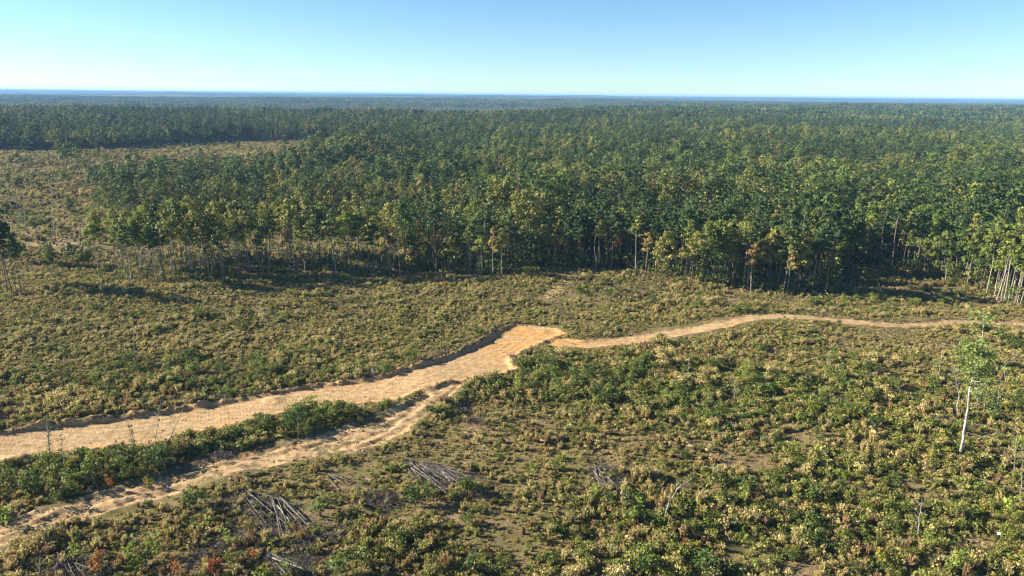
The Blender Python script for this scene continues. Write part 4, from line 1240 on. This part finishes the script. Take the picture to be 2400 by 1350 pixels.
# ------------------------------------------------------------------ dead poles, snags and the tall white tree
def lift(base, px, py):
    """the point seen at this pixel on the upright plane through base that faces the camera"""
    d = ray(px, py); t = base[1] / d[1]
    return CAM + d * t
def upright(pts):
    bx, by = at(*pts[0]); bz = Hs(bx, by)
    P = [np.array([bx, by, bz])] + [lift((bx, by), *p) for p in pts[1:]]
    return [p - P[0] for p in P], P[0]
def resample(P, n):
    P = np.array(P); s_ = np.r_[0, np.cumsum(np.linalg.norm(np.diff(P, axis=0), axis=1))]
    u_ = np.linspace(0, s_[-1], n)
    return np.stack([np.interp(u_, s_, P[:, k_]) for k_ in range(3)], 1)
def snag(pts, r0_, label, name='dead_tree', cat='dead tree', matn='wood_grey', nb=5, spread=1.2, vines=0, vine_mat='leaf_green', leafy=0, seed=1, zb=.35):
    r_ = np.random.default_rng(seed)
    P, o0 = upright(pts)
    Q = resample(P, 12); Q[1:-1] += r_.normal(size=(10, 3)) * 0.05; Q[0, 2] -= .3
    rad = np.linspace(r0_, r0_ * .22, 12)
    o = root(name, tuple(o0), label, cat)
    g = Geo(); g.add(*tube(Q, rad, 6, True)); obj('trunk', g.mesh('trunk', [M[matn]], True), o)
    if nb:
        g = Geo(); tips = limbs(g, r_, Q, rad, nb, zb, spread, .5, rbr=.35, sides=4)
        for q in tips:
            for k_ in range(3):
                g.add(*tube([q * .98, q + r_.normal(size=3) * [.35, .35, .25] * spread], [.018, .006], 3))
        obj('branches', g.mesh('branches', [M[matn]], True), o)
    if vines:
        g = Geo(); bl = []
        for k_ in range(vines * 3):
            t_ = r_.random() ** .8; q = Q[int(t_ * 11)] ; s_ = .25 + .35 * r_.random() * (1.2 - t_)
            bl.append((q[0] + r_.normal() * .2, q[1] + r_.normal() * .2, q[2], s_, s_, s_ * 1.5))
        blob_cards(g, r_, bl, 26, .26, fill=.7)
        obj('vines', g.mesh('vines', [M[vine_mat]]), o)
    return o, Q
snag([(376, 1068), (411, 998), (443, 925)], .13, 'long pale branchless pole leaning right between the two dirt roads', 'dead_pole', 'dead pole', 'bark_white', 0, seed=3)
snag([(358, 1080), (366, 1010), (378, 934)], .09, 'thin vine covered stem beside the long leaning pole', nb=6, vines=4, seed=4)
snag([(318, 1052), (304, 1000), (288, 955)], .09, 'vine covered stem leaning left over the graded road', nb=6, vines=5, seed=5)
snag([(118, 1086), (113, 1030), (110, 970)], .15, 'thickest vine covered stem in front of the road on the left', nb=9, vines=12, seed=6, spread=1.6)
snag([(154, 1126), (148, 1060), (141, 1010)], .09, 'thin vine covered stem right of the thickest vine covered stem', nb=7, vines=6, seed=7)
snag([(392, 1108), (383, 1090), (376, 1070)], .06, 'short bare bent stem at the foot of the leaning pole', nb=3, seed=8, spread=.6)
snag([(232, 1150), (222, 1130), (214, 1112)], .07, 'white crooked stem among shrubs between the two roads', matn='bark_white', nb=2, seed=9, spread=.5)
snag([(700, 1028), (698, 1000), (697, 966)], .06, 'pale straight sapling stem on the strip between the roads', matn='bark_pale', nb=8, seed=10, spread=.8)
snag([(1557, 1216), (1567, 1180), (1590, 1142), (1627, 1119)], .11, 'pale stem bent over to the right with a drooping tip', 'bent_stem', 'dead tree', 'bark_white', 6, .9, vines=2, seed=11)
snag([(1610, 906), (1614, 860), (1618, 820)], .07, 'thin reddish bare stem right of the thicket', nb=3, seed=12, spread=.5)
snag([(2196, 898), (2203, 855), (2212, 804)], .07, 'thin pale bare stem left of the tall white tree', nb=2, seed=13, spread=.5)
snag([(2033, 902), (2036, 882), (2046, 873), (2064, 871)], .05, 'small arched bare stem in the upper brush', 'bent_stem', 'dead tree', nb=2, seed=14, spread=.4)
snag([(1722, 945), (1720, 910), (1722, 885)], .06, 'bare sapling with spreading crooked twigs in the brush', nb=10, seed=15, spread=1.6)
snag([(1930, 892), (1938, 860), (1950, 805)], .07, 'vine draped stem in the upper brush', nb=5, vines=5, vine_mat='leaf_lime', seed=16)
snag([(2150, 1262), (2155, 1215), (2160, 1170)], .08, 'grey dead sapling with upright twigs in the lower brush', nb=12, seed=17, spread=1.0)
snag([(2243, 977), (2247, 925), (2240, 880), (2231, 853)], .14, 'grey dead tree with drooping twiggy top left of the white trunk', nb=14, seed=18, spread=1.8, matn='bark_pale', zb=.45)
snag([(2303, 975), (2308, 945), (2313, 915)], .09, 'short pale stem right of the white trunk', matn='bark_pale', nb=6, vines=4, vine_mat='leaf_lime', seed=19)
snag([(2336, 962), (2340, 930), (2346, 880)], .1, 'pale leafy stem near the right edge', matn='bark_pale', nb=8, vines=7, vine_mat='leaf_olive', seed=20)
snag([(2286, 968), (2291, 940), (2297, 905)], .08, 'slim pale stem just right of the white trunk', matn='bark_pale', nb=5, vines=3, seed=21)
snag([(2285, 1032), (2312, 1022), (2338, 1012), (2356, 1019)], .07, 'pale stem bowed almost to the ground right of the white trunk', 'bent_stem', 'dead tree', matn='bark_white', nb=4, seed=22, spread=.7)
snag([(2307, 1090), (2312, 1070), (2318, 1052)], .06, 'small pale twiggy stem below the bowed stem', matn='bark_white', nb=6, seed=23, spread=.7)
snag([(2376, 1110), (2380, 1050), (2388, 985)], .07, 'thin pale stem at the right edge', matn='bark_pale', nb=6, vines=5, vine_mat='leaf_lime', seed=24)
snag([(2392, 1180), (2394, 1110), (2399, 1040)], .08, 'lowest pale stem at the right edge', matn='bark_pale', nb=6, vines=6, vine_mat='leaf_olive', seed=25)
snag([(2358, 905), (2352, 860), (2390, 825)], .06, 'arching bare branchy stem above the right edge thicket', 'bent_stem', 'dead tree', nb=8, seed=26, spread=1.6)
snag([(316, 846), (314, 800), (312, 752)], .07, 'lone thin pole in the left meadow', 'dead_pole', 'dead pole', nb=3, seed=27, spread=.5)
snag([(476, 735), (475, 700), (474, 655)], .07, 'thin pole near the old track in the left meadow', 'dead_pole', 'dead pole', nb=5, seed=28, spread=.9, vines=2)
snag([(852, 762), (850, 715), (848, 662)], .07, 'right pole of the thin pair in the middle meadow', 'dead_pole', 'dead pole', nb=5, seed=29, spread=.8)
snag([(821, 755), (819, 730), (817, 700)], .06, 'left pole of the thin pair in the middle meadow', 'dead_pole', 'dead pole', nb=3, seed=30, spread=.5)
snag([(46, 522), (40, 485), (34, 445)], .2, 'leftmost bare snag in the distant left clearing', nb=4, seed=31)
snag([(61, 540), (57, 500), (53, 455)], .2, 'second bare snag from the left in the distant left clearing', nb=4, seed=32)
snag([(128, 550), (125, 510), (121, 474)], .16, 'third bare snag from the left in the distant left clearing', nb=4, seed=33)
snag([(291, 506), (294, 488), (303, 476), (319, 469)], .22, 'pale arched trunk behind the thin stand', 'bent_stem', 'dead tree', matn='bark_pale', nb=5, seed=34, spread=1.5)
snag([(619, 334), (618, 325), (617, 316)], .4, 'white dead tree before the far forest edge', matn='bark_white', nb=6, seed=35, spread=4)
snag([(94, 1350), (92, 1326), (96, 1296)], .1, 'upright white broken stem in the lower left corner', matn='bark_white', nb=2, seed=36, spread=.6)
snag([(128, 1342), (133, 1322), (136, 1302)], .07, 'thin grey stem right of the broken white stem', nb=6, seed=37, spread=.9)
snag([(38, 1216), (48, 1200), (58, 1192)], .08, 'bleached stem leaning over the rough track shoulder', matn='bark_white', nb=0, seed=38)
snag([(1480, 1355), (1478, 1335), (1475, 1318)], .06, 'small pale bent stem at the bottom edge', matn='bark_white', nb=3, seed=39, spread=.5)
snag([(1333, 1216), (1329, 1202), (1323, 1188)], .06, 'short pale stub in the lower brush', matn='bark_white', nb=2, seed=40, spread=.4)
for i_, (a_, b_, hh) in enumerate([(1605, 655, 60), (1668, 668, 70), (1700, 672, 76), (2215, 662, 60), (1860, 688, 50), (1395, 640, 55), (1120, 650, 55)]):
    r_ = np.random.default_rng(800 + i_)
    snag([(a_, b_), (a_ + 3, b_ - hh * .5), (a_ + r_.normal() * 6, b_ - hh)], .13, ['leftmost', 'second', 'third', 'sixth', 'fifth', 'second', 'leftmost'][i_] + ' white bare trunk standing at the forest edge ' + ['right of the swell', 'right of the swell', 'right of the swell', 'by the shaded bay', 'at the forest corner', 'behind the swell', 'left of the swell'][i_], matn='bark_white', nb=5, seed=60 + i_, spread=2)

def white_tree():
    r_ = np.random.default_rng(99)
    pts = [(2250, 1069), (2256, 1030), (2267, 960), (2270, 930), (2277, 890), (2290, 850), (2303, 800), (2305, 765), (2303, 735)]
    P, o0 = upright(pts)
    Q = resample(P, 18); Q[0, 2] -= .3
    Q[1:-1] += r_.normal(size=(16, 3)) * .09; rad = .05 + .25 * np.linspace(1, 0, 18) ** 1.3
    o = root('white_barked_tree', tuple(o0), 'tall white barked tree with ragged green crown standing alone on the right', 'tree')
    g = Geo(); g.add(*tube(Q, rad, 8)); obj('trunk', g.mesh('white trunk', [M['bark_white']], True), o)
    br = Geo(); tips = limbs(br, r_, Q, rad, 16, .45, 3.0, .45, rbr=.3)
    obj('branches', br.mesh('white tree limbs', [M['bark_white']], True), o)
    g = Geo(); bl = []
    def pb(px, py, s_, sz=1.0, n_=1):
        for _ in range(n_):
            q = lift(o0, px, py) - o0
            bl.append((q[0] + r_.normal() * s_ * .4, r_.normal() * 1.3, q[2] + r_.normal() * s_ * .25, s_, s_, s_ * sz))
    for px, py, s_, n_ in [(2302, 745, 1.3, 3), (2310, 762, 1.0, 1), (2270, 808, 1.2, 3), (2290, 822, 1.5, 4), (2312, 838, 1.4, 3), (2262, 840, 1.3, 3), (2300, 800, 1.1, 2), (2283, 852, 1.3, 3), (2322, 852, 1.1, 2), (2268, 868, 1.1, 2),
                           (2310, 872, 1.2, 3), (2302, 895, 1.0, 2), (2280, 890, .9, 2), (2262, 895, .8, 2), (2320, 920, .8, 1), (2300, 930, .9, 2), (2268, 925, .7, 2), (2285, 960, .6, 2), (2262, 990, .5, 1), (2325, 895, .9, 2), (2332, 930, .8, 2), (2250, 870, .8, 1), (2290, 925, .8, 2), (2312, 955, .6, 2), (2330, 820, .8, 1)]:
        pb(px, py, s_, .9, n_)
    for q in tips: bl.append((q[0], q[1], q[2], .7, .7, .55))
    bl = [(a, b, c, d * 1.25, e * 1.25, f_ * 1.2) for a, b, c, d, e, f_ in bl]
    blob_cards(g, r_, bl, 24, .36, fill=.75)
    obj('crown', g.mesh('white tree leaves', [M['leaf_white_tree']]), o)
M['leaf_white_tree'] = leaf_mat('leaf of the white tree', [(0.0, (.200, .255, .070)), (1.0, (.200, .255, .070))], .4)
white_tree()

# ------------------------------------------------------------------ logs
LOGM = []
for i in range(5):
    r_ = np.random.default_rng(500 + i); g = Geo()
    Q = np.stack([np.linspace(-.5, .5, 7), r_.normal(size=7) * .006, r_.normal(size=7) * .006], 1)
    g.add(*tube(Q * [1, 1, 1], np.linspace(.013, .008, 7), 6, True))
    LOGM.append(g.mesh('log', [M['log']]) if False else g)
M['log'] = bark_mat('log bark', (.055, .046, .040), (.200, .180, .165), 2.5)
M['log_end'] = bark_mat('cut wood', (.420, .320, .220), (.600, .500, .380), 4)
PILES = [((563, 1152), (640, 1226), 7, .9, 'left arm of the crossed log pile'), ((642, 1166), (690, 1262), 8, 1.0, 'right arm of the crossed log pile'),
         ((955, 1087), (1078, 1142), 10, 1.1, 'wide log pile right of the track'), ((1022, 1096), (1092, 1134), 8, .9, 'short stack beside the wide log pile'),
         ((1394, 1104), (1434, 1152), 9, .8, 'small log pile in the right brush'), ((622, 1294), (708, 1352), 9, 1.0, 'log pile at the bottom edge'),
         ((150, 1312), (188, 1354), 5, .6, 'log pile in the lower left corner'), ((766, 1113), (808, 1141), 2, .4, 'pair of loose logs below the track')]
rr = np.random.default_rng(71)
LOGS = []
for (pa, pb_, n_, sp, nm) in PILES:
    n_ = int(n_ * 1.5)
    A = np.array(at(*pa)); B = np.array(at(*pb_))
    d = B - A; L = np.hypot(*d); d = d / L; pn = np.array([-d[1], d[0]])
    lg = []
    for k_ in range(n_):
        f_ = (k_ - (n_ - 1) / 2) / max(n_ - 1, 1)
        ln = L * (0.75 + .5 * rr.random()); ang = rr.normal() * .20 + f_ * .15
        dd = np.array([d[0] * math.cos(ang) - d[1] * math.sin(ang), d[0] * math.sin(ang) + d[1] * math.cos(ang)])
        st = A + pn * f_ * sp * 1.6 + d * (rr.random() * .12 * L)
        mid_ = st + dd * ln / 2
        lay = (k_ * 7919 % 3) * .2 + .15
        lg.append((mid_, dd, ln, .07 + .055 * rr.random(), lay))
    LOGS.append((nm, lg))
for (pa, pb_, nm) in [((1092, 1148), (1120, 1171), 'loose pale log beyond the wide pile'), ((733, 1134), (749, 1152), 'short loose log below the rough track'), ((112, 746), (131, 741), 'white log lying in the left meadow'),
                      ((1100, 898), (1140, 880), 'grey log at the junction of the roads'), ((1240, 872), (1268, 892), 'grey log at the edge of the thicket'), ((2165, 992), (2222, 1008), 'white fallen trunk left of the white tree'),
                      ((2185, 984), (2222, 1003), 'thin fallen branch across the white fallen trunk'), ((2078, 893), (2112, 900), 'white log in the upper right brush'), ((760, 1225), (800, 1233), 'pale broken log beside the green sapling'),
                      ((1296, 668), (1322, 670), 'pale log on the grassy swell'), ((1320, 798), (1345, 806), 'grey log at the start of the narrow track'), ((15, 1096), (45, 1092), 'pale log by the left end of the graded road'),
                      ((1275, 738), (1340, 742), 'long thin log above the road end'), ((980, 1350), (1010, 1330), 'grey log at the bottom edge')]:
    A = np.array(at(*pa)); B = np.array(at(*pb_)); d = B - A; L = np.hypot(*d)
    LOGS.append((nm, [((A + B) / 2, d / L, L, .12, .1)]))
WO = ['bottom', 'second', 'third', 'fourth', 'fifth', 'sixth', 'seventh', 'eighth', 'ninth', 'tenth']
for nm, lg in LOGS:
    lg = sorted(lg, key=lambda t: project([t[0][0], t[0][1], 0])[0])
    for j, (mid_, dd, ln, rad_, lay) in enumerate(lg):
        g = Geo(); n_ = 8
        t_ = np.linspace(-.5, .5, n_)
        Q = np.stack([t_ * ln, rr.normal(size=n_) * .05 + .25 * rr.normal() * t_ ** 2, rr.normal(size=n_) * .03], 1)
        g.add(*tube(Q, np.linspace(rad_, rad_ * .5, n_), 6, True))
        if rr.random() < .6:
            k_ = int(rr.integers(3, 7)); g.add(*tube([Q[k_], Q[k_] + [.5, .5 * rr.choice([-1, 1]), .35]], [rad_ * .35, .01], 4))
        gx = mid_ - dd * ln * .45; gy = mid_ + dd * ln * .45
        za, zb_ = Hs(*gx), Hs(*gy); tilt = math.atan2(zb_ - za, ln * .9)
        z = max((za + zb_) / 2, Hs(*mid_) - .05) + lay + rad_ * .8
        if len(lg) == 1: lab = nm
        elif j == 0: lab = 'leftmost log in the ' + nm
        elif j == len(lg) - 1: lab = 'rightmost log in the ' + nm
        else: lab = f'{ORD[j]} log from the left in the {nm}'
        o = obj('log', g.mesh('log', [M['bark_white'] if (rad_ > .122 or 'white' in nm) else M['log']], True), None, (mid_[0], mid_[1], z))
        o.rotation_euler = (0, -tilt, math.atan2(dd[1], dd[0]))
        tag(o, lab, 'log', ('logs of the ' + nm) if len(lg) > 1 else None)

# ------------------------------------------------------------------ slash: twigs and torn branches
TW = []
for i in range(6):
    r_ = np.random.default_rng(900 + i); g = Geo()
    for k_ in range(26):
        a = r_.random() * 6.283; c = np.array([r_.normal() * .5, r_.normal() * .5, .05 + .35 * r_.random()]); L = .4 + .9 * r_.random()
        d = np.array([math.cos(a), math.sin(a), r_.normal() * .25]) * L * .5
        g.add(*tube([c - d, c + r_.normal(size=3) * .05, c + d], [.022 * (.4 + r_.random()), .015, .005], 3))
    TW.append(g.mesh('twigs', [M['bark_dark' if i < 3 else 'log']]))
SLASH = [((0, 965), (190, 965), 5, 170), ((190, 950), (560, 930), 3, 120), ((1120, 790), (1205, 762), 5, 80), ((830, 893), (905, 872), 3, 60), ((960, 858), (1110, 800), 2.5, 60), ((1845, 730), (1960, 733), 5, 80), ((1180, 830), (1260, 900), 4, 110),
         ((700, 1250), (780, 1265), 5, 70), ((470, 1300), (600, 1270), 5, 110), ((1000, 1110), (1120, 1150), 6, 120), ((560, 1170), (710, 1260), 6, 130), ((640, 1300), (740, 1340), 6, 80), ((1060, 930), (1120, 990), 3, 40),
         ((1390, 1100), (1460, 1150), 4, 50), ((780, 1020), (830, 1010), 3, 60), ((60, 1330), (230, 1345), 5, 80), ((860, 1170), (940, 1180), 5, 60), ((400, 1110), (560, 1060), 2.5, 80), ((0, 1100), (50, 1092), 2, 30), ((2180, 990), (2240, 1000), 3, 40),
         ((1270, 735), (1370, 745), 4, 50)]
px_, rs_, ss_, ii_ = [], [], [], []
rr = np.random.default_rng(72)
for a, b, w, n_ in SLASH:
    A = np.array(at(*a)); B = np.array(at(*b))
    t_ = rr.random(n_)[:, None]; q = A + (B - A) * t_ + rr.normal(size=(n_, 2)) * w * .35
    q = q[ways(q[:, 0], q[:, 1], -1.4)]; n_ = len(q)
    px_.append(np.stack([q[:, 0], q[:, 1], H(q[:, 0], q[:, 1])], 1)); rs_.append(np.stack([rr.normal(size=n_) * .2, rr.normal(size=n_) * .2, rr.random(n_) * 6.283], 1))
    s_ = .7 + .9 * rr.random(n_); ss_.append(np.stack([s_, s_, s_], 1)); ii_.append(rr.integers(0, 6, n_))
scatter('slash', np.concatenate(px_), np.concatenate(rs_), np.concatenate(ss_), np.concatenate(ii_), TW, 'dark slash of twigs and torn branches left by clearing', 'slash')

# clods on the dirt
CL = []
for i in range(5):
    r_ = np.random.default_rng(950 + i)
    v = np.array([(a, b, c) for a in (-1, 1) for b in (-1, 1) for c in (-1, 1)], float) * (.5 + .25 * r_.random((8, 3)))
    f = [(0, 1, 3, 2), (4, 6, 7, 5), (0, 4, 5, 1), (2, 3, 7, 6), (0, 2, 6, 4), (1, 5, 7, 3)]
    m_ = M.get('clod')
    if m_ is None: m_ = M['clod'] = bark_mat('clod', (.200, .110, .055), (.430, .290, .165), 1.0)
    CL.append(make_mesh('clod', v, np.array(f), [m_], None, np.zeros(6), False))
rr = np.random.default_rng(73)
x, y = jgrid(-110, 60, 78, 200, .75, rr, .5)
F = road_fields(x, y)
n_ = fbm(x, y, 6, 3, 140)
pr = .35 * (F['low'] < .6) * (n_ > -.15) + .5 * (F['top'] < 2.8) * (F['road'] > -.2) + .5 * (F['bot'] < 1.6) * (F['road'] > -.8) + .012
k = (rr.random(len(x)) < pr) & ((F['road'] < 3) | (F['low'] < 1.0)); x, y = x[k], y[k]
s_ = .09 + .22 * rr.random(len(x)) ** 3
scatter('clods', np.stack([x, y, H(x, y)], 1), rr.random((len(x), 3)) * 6.28, np.stack([s_ * 1.3, s_, s_ * .8], 1), rr.integers(0, 5, len(x)), CL, 'clods of dry clay along the bulldozed dirt', 'clods')

# ------------------------------------------------------------------ white markers and the white bag
def white_mat():
    m, nt, b = mat('white plastic'); b.inputs['Base Color'].default_value = (.80, .80, .78, 1); b.inputs['Roughness'].default_value = .5; return m
M['white'] = white_mat()
def marker(px, py, label, s=1.0):
    bx, by = at(px, py); o = root('marker_sign', (bx, by, Hs(bx, by)), label, 'marker', 'white survey markers beside the graded road', 0.15)
    g = Geo(); g.add(*tube([[0, 0, -.2], [0, 0, 1.35 * s]], [.035, .03], 6, True)); obj('stake', g.mesh('stake', [M['wood_grey']]), o)
    w, h_, t_ = .28 * s, .42 * s, .02; z0 = .75 * s
    v = np.array([(a * w, -.06 + b * t_, z0 + c * 2 * h_) for a in (-1, 1) for b in (-1, 1) for c in (0, 1)], float)
    f = np.array([(0, 1, 3, 2), (4, 6, 7, 5), (0, 4, 5, 1), (2, 3, 7, 6), (0, 2, 6, 4), (1, 5, 7, 3)])
    obj('panel', make_mesh('panel', v, f, [M['white']], None, np.zeros(6)), o)
marker(873, 880, 'larger white marker on a stake above the graded road'); marker(911, 862, 'smaller white marker right of the larger one', .8); marker(1265, 766, 'white marker at the top end of the graded road', .85)
bx, by = at(2340, 1262)
r_ = np.random.default_rng(5); g = Geo()
th = np.linspace(0, math.pi, 9); ph = np.linspace(0, 2 * math.pi, 14, endpoint=False)
V = np.array([(math.sin(a) * math.cos(b), math.sin(a) * math.sin(b), math.cos(a) * .75) for a in th for b in ph]) * (.32 + .06 * r_.normal(size=(126, 1)))
Fq = [(i * 14 + j, (i + 1) * 14 + j, (i + 1) * 14 + (j + 1) % 14, i * 14 + (j + 1) % 14) for i in range(8) for j in range(14)]
o = obj('white_bag', make_mesh('white_bag', V, np.array(Fq), [M['white']], None, np.zeros(len(Fq)), True), None, (bx, by, Hs(bx, by) + .9))
tag(o, 'crumpled white bag caught in the brush at lower right', 'bag')


# ------------------------------------------------------------------ haze
def build_haze():
    X0, X1, Y0, Y1, Z0, Z1 = -30000, 30000, -500, 21500, -75, 88
    v = [(X0, Y0, Z0), (X1, Y0, Z0), (X1, Y1, Z0), (X0, Y1, Z0), (X0, Y0, Z1), (X1, Y0, Z1), (X1, Y1, Z1), (X0, Y1, Z1)]
    f = [(3, 2, 1, 0), (4, 5, 6, 7), (0, 1, 5, 4), (1, 2, 6, 5), (2, 3, 7, 6), (3, 0, 4, 7)]
    m = bpy.data.materials.new('haze'); m.use_nodes = True
    nt = m.node_tree; nt.nodes.clear()
    o = nt.nodes.new('ShaderNodeOutputMaterial')
    p = nt.nodes.new('ShaderNodeVolumePrincipled')
    p.inputs['Color'].default_value = (.25, .52, .92, 1)
    p.inputs['Density'].default_value = HAZE
    p.inputs['Anisotropy'].default_value = 0.0
    nt.links.new(p.outputs[0], o.inputs['Volume'])
    me = make_mesh('haze', np.array(v, float), np.array(f), [m])
    tag(obj('haze', me), 'pale blue haze of the air over the forest', 'haze', kind='stuff')
HAZE = 0.000075
build_haze()
